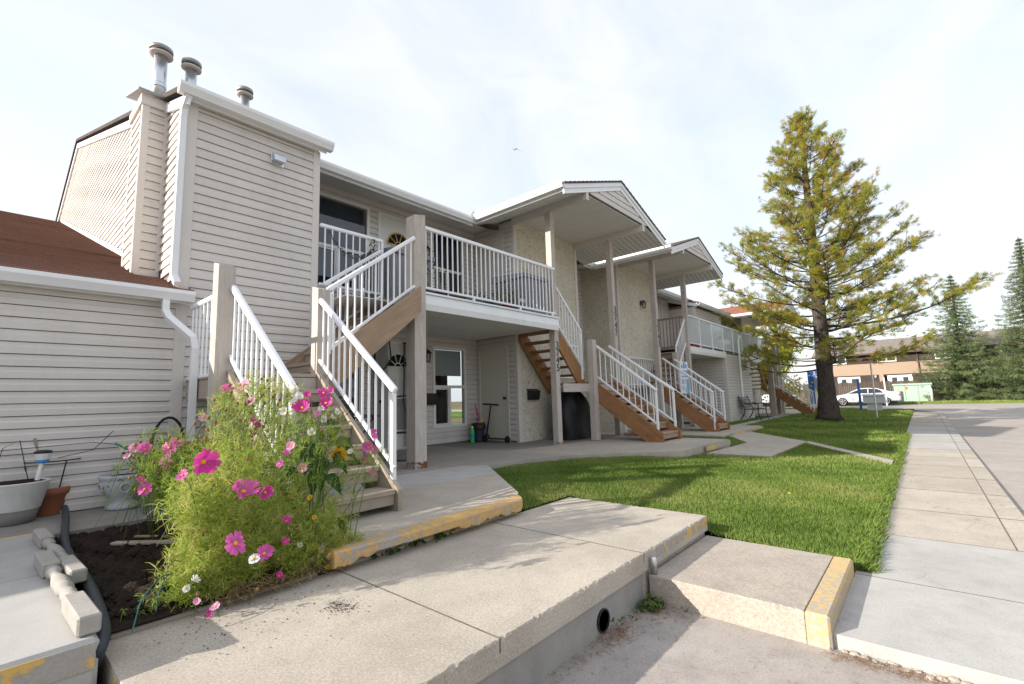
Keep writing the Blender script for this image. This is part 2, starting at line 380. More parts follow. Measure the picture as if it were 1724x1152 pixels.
def rough_slab(name, x0, x1, y0, y1, z0, z1, mat, parent, edges='y0', j=.006, seg=.02):
    """concrete block whose top edges on the named sides are worn and chipped"""
    pts = []                                                     # perimeter, counter-clockwise, with inward normals
    for (a, b, nrm, nm) in (((x0, y0), (x1, y0), (0, 1), 'y0'), ((x1, y0), (x1, y1), (-1, 0), 'x1'), ((x1, y1), (x0, y1), (0, -1), 'y1'), ((x0, y1), (x0, y0), (1, 0), 'x0')):
        L_ = math.hypot(b[0]-a[0], b[1]-a[1]); n = max(2, int(L_/seg)) if nm in edges else 2
        for i in range(n):
            q = i/n; rough = j if (nm in edges and 0 < i) else .0015
            ch = abs(random.gauss(0, 1))*rough*.55+.002 + (random.uniform(.5, 1.6)*rough if random.random() < .10 and rough > .002 else 0)
            pts.append((a[0]+(b[0]-a[0])*q, a[1]+(b[1]-a[1])*q, nrm, ch))
    V = []; n = len(pts)
    for x, y, nr, ch in pts: V += [(x, y, z0), (x, y, z1-ch*1.3), (x+nr[0]*ch, y+nr[1]*ch, z1)]
    F = [[3*i+2 for i in range(n)]]
    for i in range(n):
        k = (i+1) % n; F += [[3*i, 3*k, 3*k+1, 3*i+1], [3*i+1, 3*k+1, 3*k+2, 3*i+2]]
    return MB().add(V, F).build(name, mat, parent)
JNT = pmat('dark_joint', (.16, .135, .115), .3, 8, 60, .95, .1)
for x in xs[1:-1]: box('joint', x-.005, x+.005, -.625, .498, -.42, -.3868, JNT, SIDEW, .0005)
box('joint', 5.5, 33, -.436, -.428, -.42, -.3875, JNT, SIDEW, .0005)
# broken ledge of old concrete under the sidewalk end
mb = MB()
for i in range(46):
    y = .45-1.9*i/45; s = random.uniform(.012, .035); mb.lathe([(s*.5, -s*.5), (s, 0), (s*.5, s*.4)], (3.125-random.uniform(0, .05), y, -.455), 6)
rb = mb.build('broken_concrete_rubble', CONC); tag(rb, 'crumbled pale concrete along the sidewalk end beside driveway', 'rubble', kind='stuff')

# lower walk (three panels on a retaining wall) and the step pad
LW = bpy.data.objects.new('lower_walk', None); link(LW); tag(LW, kind='structure')
for a, b in ((.46, 1.62), (1.62, 3.05), (3.05, 4.28)):
    rough_slab('concrete_panel', a, b-.0005, 1.53, 2.96, -.26, -.14, CONC, LW, 'y0' if b < 4 else 'y0x1', .010)
for x in (1.62, 3.05): box('joint', x-.005, x+.005, 1.529, 2.95, -.2, -.1386, JNT, LW, .0005)
box('retaining_wall', .46, 3.06, 1.55, 2.96, -.70, -.258, concrete('retaining_wall_concrete', (.33, .315, .29), .15, .45), LW, .008)
box('panel_footing', 3.06, 4.26, 1.55, 2.96, -.70, -.258, CONC, LW, .008)
box('yellow_edge_paint', 3.25, 4.27, 1.5265, 1.531, -.215, -.155, YELC, LW, .001)
box('yellow_edge_paint', .457, .4615, 1.62, 2.9, -.23, -.15, YELC, LW, .001)
PAD = bpy.data.objects.new('step_pad', None); link(PAD); tag(PAD, kind='structure')
rough_slab('concrete_panel', 3.10, 4.22, .62, 1.525, -.70, -.29, concrete('sandy_concrete', (.41, .36, .305), .6, .45), PAD, 'x0', .008)
box('yellow_kerb', 3.095, 4.225, .50, .6195, -.70, -.2885, YELW, PAD, .012)
# drain pipe mouth in the retaining wall
dp = MB(); dp.lathe([(.062, -.02), (.066, .03), (.058, .03), (.054, -.12)], seg=18, M=T(2.52, 1.568, -.385) @ Matrix.Rotation(R_(90), 4, 'X'))
dp.lathe([(.0, .004), (.056, .004)], seg=18, M=T(2.52, 1.549, -.385) @ Matrix.Rotation(R_(90), 4, 'X'))  # flat black disc stands in for the dark inside of the pipe
tag(dp.build('drain_pipe', BLACK, None), 'black drain pipe mouth low in the concrete retaining wall', 'drain pipe')
st = MB().lathe([(.022, 0), (.022, .10), (.018, .108), (.0, .11)], (3.13, 1.50, -.289), 12)
tag(st.build('pipe_stub', GALV, None, True), 'short grey pipe stub standing where walk meets step pad', 'pipe')

# upper walk (z=0) with chipped yellow kerb
UW = bpy.data.objects.new('upper_walk', None); link(UW); tag(UW, kind='structure')
UWP = [(1.62, 2.97), (3.42, 2.97), (3.62, 3.12), (4.86, 4.74), (5.6, 4.66), (6.4, 4.36), (7.0, 3.85), (7.55, 3.18), (7.75, 3.06), (9.95, 3.0), (10.0, 3.15), (10.0, 5.5), (10.0, 7.85), (1.5, 7.85), (1.5, 6.3), (2.2, 6.3), (2.2, 5.35), (1.62, 5.35)]
slab('concrete_panel', [(1.62, 2.97), (3.42, 2.97), (3.62, 3.12), (4.42, 4.165), (1.62, 4.30)], 0, -.16, CONC, UW)
slab('concrete_panel', [(1.62, 4.305), (4.425, 4.17), (4.86, 4.74), (4.60, 5.05), (1.62, 5.30)], 0, -.16, CONCN, UW)
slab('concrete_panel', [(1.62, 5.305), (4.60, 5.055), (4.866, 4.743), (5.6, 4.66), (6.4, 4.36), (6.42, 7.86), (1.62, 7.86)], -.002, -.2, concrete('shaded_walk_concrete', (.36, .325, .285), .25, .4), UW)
slab('concrete_panel', [(6.405, 4.358), (7.0, 3.85), (7.55, 3.18), (7.75, 3.06), (9.95, 3.0), (10.02, 3.15), (10.02, 5.4), (7.6, 5.55), (6.425, 5.75)], -.004, -.2, CONC, UW)
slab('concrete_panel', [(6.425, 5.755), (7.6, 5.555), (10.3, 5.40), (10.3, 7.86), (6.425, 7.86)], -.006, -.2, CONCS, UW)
# kerb: rounded, undermined and broken along its foot
def kerb(x0, x1, y, rad=.0):
    V = []; F = []; n = 90
    for i in range(n+1):
        x = x0+(x1-x0)*i/n; jg = .009*math.sin(x*11)+.006*math.sin(x*37+1)+random.uniform(-.007, .007)
        sag = .045*math.exp(-((x-2.25)/.35)**2)
        yy = y+.02*math.sin(x*2.1)
        if x > x1-.14: yy += .12*((x-(x1-.14))/.14)**2
        for (a, b) in ((.15, .004), (.05, .004), (.010, .002), (.001, -.010), (0, -.06), (.003+jg*.15, -.088+jg+sag), (.035+abs(jg), -.095+jg*1.4+sag), (.10, -.11+sag*.5), (.15, -.15)):
            V.append((x, yy+a, b))
    for i in range(n):
        for k in range(8): F.append([i*9+k, i*9+k+1, (i+1)*9+k+1, (i+1)*9+k])
    F += [list(range(9)), [n*9+k for k in range(9)][::-1]]
    return MB().add(V, F).build('yellow_kerb', YEL, UW)
kerb(1.55, 3.50, 2.86)
slab('kerb_void_soil', [(1.56, 3.06), (3.42, 3.06), (3.42, 3.12), (1.56, 3.12)], -.12, -.3, SOIL, UW)  # dark soil strip stands in for the shaded void beneath the kerb

# walks of the further stairs, path and cross path
slab('walk', [(11.9, 3.75), (15.6, 3.72), (15.9, 3.9), (15.9, 7.9), (10.32, 7.9), (10.32, 5.9), (11.9, 5.8)], -.10, -.3, CONC)
def lslab(name, poly, mat, dz=.018):
    V = [(x, y, float(lawn_z(np.float64(x), np.float64(y)))+dz) for x, y in poly]; V += [(x, y, z-.2) for x, y, z in V]; n = len(poly)
    o = MB().add(V, [list(range(n))]+[[i, (i+1) % n, n+(i+1) % n, n+i] for i in range(n)]).build(name, mat); tag(o, kind='structure'); return o
lslab('path', [(8.45, 2.94), (9.2, 2.12), (11, 2.14), (12.85, 2.16), (14.25, 3.71), (12.3, 3.70), (11.1, 2.98)], CONC)
lslab('path', [(12.5, 2.13), (10.25, .52), (10.75, .52), (12.95, 2.13)], CONC)
lslab('path', [(16.3, 4.6), (24, 4.75), (24, 5.05), (16.3, 4.95)], CONCN)
box('yellow_edge_paint', 8.6, 9.96, 2.985, 2.992, -.10, -.012, YELC, UW, .001); box('yellow_edge_paint', 12.6, 15.6, 3.70, 3.716, -.17, -.105, YELC, UW, .001)
slab('path', [(22.0, 4.6), (33, 4.9), (33, 7.8), (22, 7.8)], -.20, -.4, CONC)
slab('gravel_bed', [(10.05, 5.45), (11.85, 5.5), (11.85, 5.85), (10.3, 5.95), (10.05, 5.9)], -.04, -.3, pmat('red_gravel', (.20, .10, .08), .4, 20, 90, .9, .2, bmp=1, bscale=60, bdist=.03))

# left platform, concrete strip by the wall, planting bed
LP = bpy.data.objects.new('left_platform', None); link(LP); tag(LP, kind='structure')
for a, b in ((2.64, 3.9), (3.905, 5.25)):
    box('concrete_panel', -3, .415, a, b, -.5, 0, concrete('grey_platform_concrete', (.40, .39, .37), .15, .2), LP, .02)
box('yellow_edge_paint', -3, .40, 2.634, 2.639, -.115, -.012, YELC, LP, .001)
box('yellow_edge_paint', -3, .41, 5.20, 5.256, -.10, .0035, YELW, LP, .001)
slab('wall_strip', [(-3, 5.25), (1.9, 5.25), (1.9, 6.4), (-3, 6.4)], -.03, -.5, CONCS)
nx, ny = 44, 80; V = []; F = []
for j in range(ny+1):
    for i in range(nx+1):
        x = .42+1.22*i/nx; y = 2.95+2.36*j/ny
        e = min(i, nx-i, j, ny-j)/6; e = min(1, e)
        z = -.105+.05*e + (.018*math.sin(x*23+y*9)+.015*math.sin(x*41-y*37)+random.uniform(-.014, .014))*e
        V.append((x, y, z))
for j in range(ny):
    for i in range(nx): a = j*(nx+1)+i; F.append([a, a+1, a+nx+2, a+nx+1])
tag(MB().add(V, F).build('planting_bed', SOIL, None, True), kind='structure')
mb = MB()
for i in range(2200):
    x, y = random.uniform(.45, 1.6), random.uniform(3.0, 5.25); s = random.choice((.007, .010, .014, .019, .026)); q = random.random()
    mb.lathe([(s*.6, -s*.5), (s, s*.1), (s*.5, s*.7)], (x, y, -.063), 5)
tag(mb.build('soil_clods', SOIL), 'loose dark clods scattered over the planting bed', 'soil', kind='stuff')
box('bed_edging', .5, 1.5, 2.968, 2.995, -.19, -.122, OLDW).update_tag()
tag(bpy.data.objects['bed_edging'], 'weathered timber edging board along front of flower bed', 'edging board')

# lawn -------------------------------------------------------------
LAWN = [(3.45, 2.95), (4.27, 2.96), (4.285, 1.5), (4.225, 1.5), (4.23, .5), (33.6, .5), (36.2, .9), (37.6, 2.2), (38.2, 4), (38.4, 7.8), (15.9, 7.8), (15.9, 5.5), (10.0, 5.5), (4.8, 5.2)]
HOLES = [[(3.0, 2.9), (3.55, 2.97), (3.66, 3.12), (4.90, 4.74), (5.6, 4.64), (6.4, 4.33), (6.98, 3.82), (7.53, 3.15), (7.73, 3.03), (9.97, 2.97), (10.05, 3.15), (10.05, 9), (3, 9)],
         [(11.9, 3.72), (15.6, 3.69), (15.92, 3.9), (15.92, 7.9), (10.3, 7.9), (10.3, 5.9), (11.9, 5.8)], [(8.43, 2.94), (9.2, 2.09), (12.85, 2.13), (14.28, 3.71), (12.3, 3.72), (11.1, 3.0)],
         [(12.5, 2.15), (10.23, .5), (10.77, .5), (12.98, 2.15)], [(16.3, 4.58), (24, 4.73), (24, 5.07), (16.3, 4.97)], [(22.0, 4.58), (33, 4.88), (33, 7.8), (22, 7.8)],
         [(18.8, 5.55), (30, 5.55), (30, 9), (18.8, 9)], [(10.0, 5.42), (11.9, 5.45), (11.9, 6), (10.0, 6)]]
V = []; F = []; gx = np.concatenate([np.arange(3.4, 16, .3), np.arange(16, 39, 1.0)]); gy = np.arange(.5, 8.1, .25)
idx = {}
for i, x in enumerate(gx):
    for j, y in enumerate(gy): idx[i, j] = len(V); V.append((x, y, float(lawn_z(np.float64(x), np.float64(y)))-.012))
for i in range(len(gx)-1):
    for j in range(len(gy)-1):
        c = np.array([[(gx[i]+gx[i+1])/2, (gy[j]+gy[j+1])/2]])
        if gx[i] < 4.2 and gy[j] < 2.9: continue
        F.append([idx[i, j], idx[i+1, j], idx[i+1, j+1], idx[i, j+1]])
tag(MB().add(V, F).build('lawn', TURF, None, True, fix=False), kind='structure')
def grass(n, x0, x1, y0, y1, h, w, poly, holes, zf, edge=0):
    P = np.stack([rng.uniform(x0, x1, n), rng.uniform(y0, y1, n)], 1); k = pip(P, poly)
    for hl in holes: k &= ~pip(P, hl)
    P = P[k]; n = len(P)
    # patchy density
    pt = np.sin(P[:, 0]*1.7+P[:, 1]*2.3)+np.sin(P[:, 0]*4.1-P[:, 1]*3.1)*.6+np.sin(P[:, 0]*9.3+P[:, 1]*8.7)*.4
    hh = h*rng.uniform(.55, 1.25, n)*(1+.12*pt); a = rng.uniform(0, 2*np.pi, n); ww = w*rng.uniform(.7, 1.3, n); lean = rng.uniform(.15, .75, n)*hh; la = rng.uniform(0, 2*np.pi, n)
    z = zf(P[:, 0], P[:, 1])-.012; b = np.stack([P[:, 0], P[:, 1], z], 1); d = np.stack([np.cos(a)*ww, np.sin(a)*ww, 0*a], 1)
    mid = b+np.stack([np.cos(la)*lean*.35, np.sin(la)*lean*.35, hh*.6], 1); tip = b+np.stack([np.cos(la)*lean, np.sin(la)*lean, hh], 1)
    Q = np.stack([b-d, b+d, mid+d*.7, tip, mid-d*.7], 1).reshape(-1, 3)
    t = np.clip(.5+.17*pt+rng.normal(0, .18, n), 0, 1)
    return Q, t
GRASSM = leafmat('grass_blade', [(0., (.085, .15, .022)), (.45, (.21, .31, .06)), (.8, (.33, .39, .11)), (1., (.42, .38, .16))], .6, .35)
Qs = []; ts = []
for args in ((170000, 3.4, 8, .5, 5.0, .036, .0017), (60000, 8, 13, .5, 5.6, .042, .003), (30000, 13, 20, .5, 5.6, .06, .006), (26000, 20, 38.5, .5, 7.8, .07, .011)):
    q, t = grass(*args, LAWN, HOLES, lawn_z); Qs.append(q); ts.append(t)
# ragged fringe hanging over the sidewalk edge and the concrete edges
n = 9000; x = 4.3+13*rng.uniform(0, 1, n)**1.6; P = np.stack([x, rng.normal(.47, .035, n)], 1); k = np.ones(n, bool)
for hl in HOLES: k &= ~pip(P, hl)
P = P[k]; n = len(P); a = rng.uniform(0, 6.28, n); hh = rng.uniform(.04, .085, n); b = np.stack([P[:, 0], P[:, 1], 0*a-.39], 1); d = np.stack([np.cos(a), np.sin(a), 0*a], 1)*.0028
tip = b+np.stack([rng.normal(0, .02, n), rng.normal(-.03, .02, n), hh], 1); Qs.append(np.stack([b-d, b+d, (b+tip)/2+d*.8+[0, 0, .012], tip, (b+tip)/2-d*.8+[0, 0, .012]], 1).reshape(-1, 3)); ts.append(rng.uniform(0, .8, n))
go = put('grass', tris_mesh(np.concatenate(Qs), 5, np.concatenate(ts)), GRASSM); tag(go, 'short mown green grass of the front lawn', 'grass', kind='stuff')

# fallen needles and litter along the sidewalk and the driveway
n = 2600; x = np.where(rng.uniform(0, 1, n) < .55, 3.05+rng.normal(0, .035, n), rng.uniform(3.3, 24, n)); y = np.where(x < 3.25, rng.uniform(-1.3, .52, n), np.where(rng.uniform(0, 1, n) < .5, rng.normal(.50, .03, n), rng.normal(-.66, .035, n)))
z = np.where(x < 3.2, -.447, np.where(y < -.62, -.44, -.383)); a = rng.uniform(0, 6.28, n); L_ = rng.uniform(.02, .045, n); d = np.stack([np.cos(a)*L_, np.sin(a)*L_, rng.normal(0, .006, n)], 1); b = np.stack([x, y, z], 1); w = np.stack([-np.sin(a), np.cos(a), 0*a], 1)*.0016
tag(put('fallen_needles', tris_mesh(np.stack([b-w, b+w, b+d], 1).reshape(-1, 3), 3, rng.uniform(0, 1, n)), leafmat('dry_needle', [(0, (.16, .07, .03)), (1, (.38, .2, .09))], .8, .1)), 'dry brown needles gathered along pavement edges', 'needles', kind='stuff')

# verge and gardens across the side street
slab('verge', [(50.3, -60), (50.3, 60), (52.6, 60), (52.6, -60)], -.33, -.7, pmat('verge_grass', (.12, .17, .04), .25, 1.2, 12, .95, .1, bmp=.8, bscale=12, bdist=.04))
o = MB().prism([(52.6, -60, -.34), (56.5, -60, .08), (57, -60, .08), (57, -60, -.7), (52.6, -60, -.7)], (0, 120, 0)).build('bank', MULCH); tag(o, kind='structure')
slab('far_yard', [(57, -60), (57, 60), (140, 60), (140, -60)], .05, -.7, MULCH)
slab('side_lawn', [(33, 8.0), (38.8, 8.0), (38.8, 60), (33, 60)], -.36, -.7, pmat('side_lawn_grass', (.09, .15, .03), .25, 1.2, 12, .95, .1, bmp=.8, bscale=12, bdist=.04))
q, t = grass(30000, 50.3, 52.8, -22, 24, .12, .02, [(50.3, -60), (52.8, -60), (52.8, 60), (50.3, 60)], [], lambda x, y: -.33+0*x)
tag(put('verge_grass', tris_mesh(q, 5, np.clip(t+.2, 0, 1)), GRASSM), 'pale grass verge across the side street', 'grass', kind='stuff')
# ================================================================== BUILDING PARTS
SH = .1145
_pc = {}
def plankm(L, h=SH, wav=0, seed=0):
    k = (round(L, 3), round(h, 4), wav, seed)
    if k in _pc: return _pc[k]
    pr = [(.0, .0), (-.0200, .001), (-.0192, h*.50), (-.0095, h*.60), (-.006, h-.0065), (.0, h-.0065)]
    ns = max(1, int(L/.25)) if wav else 1; V = []; F = []
    r = random.Random(seed*7+1); ph = [r.uniform(0, 6.28) for _ in range(3)]
    for i in range(ns+1):
        x = L*i/ns; dz = wav*(math.sin(x*1.7)+.6*math.sin(x*3.9+1)+.25*math.sin(x*2.3+ph[0])); dy = 0
        V += [(x, y+(dy if y < -.005 else 0), z+dz) for y, z in pr]
    n = len(pr)
    for i in range(ns):
        F += [[i*n+q, i*n+q+1, (i+1)*n+q+1, (i+1)*n+q] for q in range(n-1)]
    F += [list(range(n))[::-1], [ns*n+q for q in range(n)]]
    me = mesh(V, F); bm = bmesh.new(); bm.from_mesh(me); bmesh.ops.recalc_face_normals(bm, faces=bm.faces); bm.to_mesh(me); bm.free(); _pc[k] = me; return me
def siding(wall, face, pl, a0, a1, z0, z1, holes=(), lim=None, wav=0, h=SH, ztop=None):
    """courses of vinyl siding as single planks. face '-y' (plane y=pl, a along x) or '-x' (plane x=pl, a along y); holes (a0,a1,z0,z1); lim(z)->(a0,a1)"""
    z = z0; k = 0
    while z < z1-.02:
        hh = min(h, z1-z); zc = z+hh*.5; A0, A1 = (a0, a1) if lim is None else lim(zc)
        iv = [(A0, A1)] if A1-A0 > .03 else []
        for (c0, c1, e0, e1) in holes:
            if e0 < zc < e1:
                nv = []
                for (p, q) in iv:
                    if c1 <= p or c0 >= q: nv.append((p, q)); continue
                    if c0 > p: nv.append((p, c0))
                    if c1 < q: nv.append((c1, q))
                iv = nv
        sp = []
        for (p, q) in iv:
            if q-p > 3.4 and not wav:
                c_ = q-random.uniform(.6, min(3.4, q-p-.3)); sp += [(p, c_), (c_-.02, q)]
            else: sp.append((p, q))
        for si, (p, q) in enumerate(sp):
            if q-p < .02: continue
            me = plankm(q-p, hh if hh < h-.001 else h, wav, k if wav else 0)
            of = .0025*(si % 2); M = T(p, pl-of, z) if face == '-y' else T(pl-of, q, z) @ RZ(-math.pi/2)
            put('siding_plank', me, SIDING, wall, M)
        z += h; k += 1
def orient(face, pl):
    """matrix taking local (a, out=-y, z) to world"""
    return T(0, pl, 0) if face == '-y' else T(pl, 0, 0) @ RZ(-math.pi/2) @ Matrix.Scale(-1, 4, (1, 0, 0)) if False else None
class Face:
    """helper for building on a wall plane: w(a, out, z) -> world point"""
    def __init__(s, face, pl): s.f = face; s.pl = pl
    def w(s, a, o, z): return (a, s.pl-o, z) if s.f == '-y' else (s.pl-o, a, z)
    def box(s, name, a0, a1, o0, o1, z0, z1, mat, parent, ch=.003):
        p, q = s.w(a0, o0, z0), s.w(a1, o1, z1)
        return box(name, min(p[0], q[0]), max(p[0], q[0]), min(p[1], q[1]), max(p[1], q[1]), z0, z1, mat, parent, ch)
    def mbox(s, mb, a0, a1, o0, o1, z0, z1):
        p, q = s.w(a0, o0, z0), s.w(a1, o1, z1)
        return mb.box(min(p[0], q[0]), max(p[0], q[0]), min(p[1], q[1]), max(p[1], q[1]), z0, z1)
def frame_mb(F, a0, a1, z0, z1, w, o0, o1, sill=True):
    mb = MB(); F.mbox(mb, a0, a0+w, o0, o1, z0, z1); F.mbox(mb, a1-w, a1, o0, o1, z0, z1); F.mbox(mb, a0+w, a1-w, o0, o1-.001, z1-w, z1)
    if sill: F.mbox(mb, a0+w, a1-w, o0, o1-.001, z0, z0+w)
    return mb
def window(parent, F, a0, a1, z0, z1, split=.44, slider=True, curtain=None, blind=0, w=.055):
    wi = frame_mb(F, a0, a1, z0, z1, w, -.05, .035).build('window', VINYL, parent)
    zs = z0+(z1-z0)*split if split else None
    if split:
        F.box('transom', a0+w, a1-w, -.04, .028, zs-.03, zs+.03, VINYL, wi)
        if slider:
            am = (a0+a1)/2; F.box('mullion', am-.025, am+.025, -.04, .026, z0+w, zs-.03, VINYL, wi)
            frame_mb(F, a0+w+.005, am-.027, z0+w+.005, zs-.035, .025, -.03, .015).build('sash', VINYL, wi)
    rects = [(a0+w, a1-w, z0+w, z1-w)] if not split else [(a0+w, a1-w, zs+.03, z1-w)]+([(a0+w, (a0+a1)/2-.025, z0+w, zs-.03), ((a0+a1)/2+.025, a1-w, z0+w, zs-.03)] if slider else [(a0+w, a1-w, z0+w, zs-.03)])
    for r in rects: MB().add([F.w(a, -.008, z) for a, z in ((r[0], r[2]), (r[1], r[2]), (r[1], r[3]), (r[0], r[3]))], [(0, 1, 2, 3)]).build('pane', GLASS, wi, fix=False)
    F.box('dark_interior', a0+.01, a1-.01, -.62, -.60, z0, z1, DARK, wi)
    if curtain: F.box('curtain', a0+.02, a1-.02, -.20, -.18, z0+.02, z1-.02, curtain, wi)
    if blind: F.box('blind', a0+w, a1-w, -.09, -.085, z1-(z1-z0)*blind, z1-w, BLIND, wi)
    return wi
def door(parent, F, a0, a1, z0, z1, mat, knob='r', fan=None, panels=False, jamb=TRIM):
    d = F.box('door', a0+.05, a1-.05, -.04, .005, z0+.02, z1-.045, mat, parent)
    frame_mb(F, a0, a1, z0, z1, .05, -.03, .03, False).build('door_frame', jamb, d)
    F.box('threshold', a0+.05, a1-.05, -.03, .05, z0, z0+.02, GALV, d)
    ak = a1-.12 if knob == 'r' else a0+.12
    kb = MB(); kb.lathe([(.03, 0), (.03, .008), (.012, .012), (.012, .035), (.028, .045), (.03, .06), (.0, .075)], seg=14, M=Matrix.Translation(F.w(ak, .005, z0+.95)) @ (Matrix.Rotation(R_(90), 4, 'X') if F.f == '-y' else Matrix.Rotation(R_(-90), 4, 'Y')))
    kb.build('knob', BLACK, d, True)
    am = (a0+a1)/2
    if panels:
        for (c0, c1, e0, e1) in ((a0+.15, am-.04, z0+.2, z0+.75), (am+.04, a1-.15, z0+.2, z0+.75), (a0+.15, am-.04, z0+.9, z0+1.4), (am+.04, a1-.15, z0+.9, z0+1.4)):
            frame_mb(F, c0, c1, e0, e1, .02, .004, .013).build('door_panel', mat, d)
    if fan:
        zf = z0+1.62; r1 = .27; pts = [(am+r1*math.cos(t), zf+r1*math.sin(t)) for t in np.linspace(0, math.pi, 17)]
        mb = MB(); mb.add([F.w(a, .008, z) for a, z in pts], [list(range(17))]); mb.build('fan_light', DARK, d)
        mb = MB(); mb.tube([F.w(a, .015, z) for a, z in pts], .017, 6); mb.tube([F.w(am-r1, .015, zf), F.w(am+r1, .015, zf)], .017, 6)
        mb.tube([F.w(am+.08*math.cos(t), .015, zf+.08*math.sin(t)) for t in np.linspace(0, math.pi, 9)], .012, 6)
        for t in (36, 72, 108, 144): mb.tube([F.w(am+.08*math.cos(R_(t)), .015, zf+.08*math.sin(R_(t))), F.w(am+r1*math.cos(R_(t)), .015, zf+r1*math.sin(R_(t)))], .010, 6)
        mb.build('fan_light_frame', fan, d)
    return d
GUT = [(0, 0), (.085, 0), (.10, .03), (.125, .075), (.125, .115), (.115, .115), (.112, .08), (.085, .036), (.075, .012), (.012, .012), (.012, .115), (0, .115)]
def gutter(parent, p0, p1, out, mat=WHITE): return MB().sweep(GUT, p0, p1, out).build('gutter', mat, parent)
def downpipe(parent, pts, w=.075, d=.06):
    mb = MB(); P = [Vector(p) for p in pts]
    mb.tube(P, .045, 4); o = mb.build('downpipe', WHITE, parent); return o
LAMPG = glassmat('lamp_glass', (.8, .8, .75))
def wall_lamp(F, a, z, label):
    t = thing('wall_lamp', F.w(a, 0, z), label, 'lamp', None)
    F.box('back_plate', a-.045, a+.045, .012, .03, z-.06, z+.10, BLKM, t)
    mb = MB(); mb.tube([F.w(a, .02, z+.06), F.w(a, .08, z+.12), F.w(a, .12, z+.10)], .01, 6)
    c = Matrix.Translation(F.w(a, .12, z-.1)); mb.lathe([(.0, .20), (.02, .19), (.075, .13), (.078, .12)], seg=8, M=c); mb.lathe([(.05, -.06), (.055, -.05), (.0, -.045)], seg=8, M=c)
    for k in range(4): mb.tube([c @ Vector((.06*math.cos(k*1.571), .06*math.sin(k*1.571), .12)), c @ Vector((.046*math.cos(k*1.571), .046*math.sin(k*1.571), -.05))], .006, 4)
    mb.build('lantern_frame', BLKM, t); MB().lathe([(.046, -.045), (.058, .12)], seg=8, M=c).build('lantern_glass', LAMPG, t); return t
def mailbox(F, a, z, label):
    t = thing('wall_mailbox', F.w(a, 0, z), label, 'mailbox', None)
    mb = MB(); A, B = a-.17, a+.17; mb.prism([F.w(A, .016, z-.13), F.w(A, .016, z+.10), F.w(A, .10, z+.055), F.w(A, .105, z-.02), F.w(A, .08, z-.13)], Vector(F.w(B, 0, 0))-Vector(F.w(A, 0, 0)))
    mb.build('box_body', BLACK, t)
    mb = MB(); A, B = a-.18, a+.18; mb.prism([F.w(A, .014, z+.106), F.w(A, .014, z+.116), F.w(A, .12, z+.062), F.w(A, .118, z+.03), F.w(A, .108, z+.05)], Vector(F.w(B, 0, 0))-Vector(F.w(A, 0, 0)))
    mb.build('lid', BLACK, t); return t
def lettering(name, text, M, size, mat, parent, ext=.002):
    cu = bpy.data.curves.new(name, 'FONT'); cu.body = text; cu.size = size; cu.extrude = ext; cu.align_x = 'CENTER'; cu.align_y = 'CENTER'; cu.resolution_u = 3
    tmp = bpy.data.objects.new('tmp_text', cu); col.objects.link(tmp); dg = bpy.context.evaluated_depsgraph_get(); me = bpy.data.meshes.new_from_object(tmp.evaluated_get(dg)); bpy.data.objects.remove(tmp)
    me.materials.clear(); return put(name, me, mat, parent, M)

# ------------------------------------------------------------------ main block
RH = thing('row_house', (5, 7, 0), 'long two-storey beige vinyl-sided row house with brown shingle roof', 'building')
YW, YR, YS = 6.26, 7.85, 6.6            # front wall, recess wall, stucco front
ROOFZ = lambda y: 4.66+.345*(y-6.14)
def wallpart(name, boxes, mat=SHEATH):
    mb = MB()
    for b in boxes: mb.box(*b)
    return mb.build(name, mat, RH)
Fw = Face('-y', YW); Fr = Face('-y', YR); Fx = Face('-x', 7.75)
# bump-out front wall and gable wall
w = wallpart('bumpout_wall', [(1.44, 3.05, YW+.001, YW+.1, -.1, 4.60), (2.95, 3.05, YW+.1, YR, -.1, 4.58)])
siding(w, '-y', YW, 1.54, 2.965, .02, 4.55)
for a0, a1 in ((1.425, 1.54), (2.965, 3.065)): box('corner_trim', a0, a1, YW-.022, YW+.07, -.02, 4.56, TRIM, w)
w = wallpart('gable_wall', [], TRIM) if False else MB().prism([(1.445, 6.3, 0), (1.445, 6.3, 4.6), (1.445, 17, 8.35), (1.445, 21.5, 6.95), (1.445, 21.5, 0)], (.1, 0, 0)).build('gable_wall', SHEATH, RH)
box('corner_trim', 1.4255, 1.44, YW+.07, YW+.14, 2.1, 4.56, TRIM, w)
GROOF = lambda y: 2.25+.335*(y-6.14)       # wing roof plane
def gl(z):
    y0 = max(6.4, 6.14+(z-4.52)/.345); y1 = min(6.14+(z-2.30)/.335, 17+(8.28-z)/.30); return y0, y1
siding(w, '-x', 1.445, 6.4, 21, 2.30, 8.2, lim=gl, wav=.009)
MB().sweep([(0, -.13), (.03, -.13), (.03, .0), (0, 0)], (1.42, 6.1, ROOFZ(6.1)-.08), (1.42, 17, ROOFZ(17)-.08), (-1, 0, 0)).build('rake_board', WHITE, w)
MB().sweep([(0, -.13), (.03, -.13), (.03, .0), (0, 0)], (1.42, 17, ROOFZ(17)-.08), (1.42, 21.6, ROOFZ(17)-1.46), (-1, 0, 0)).build('rake_board', WHITE, w)
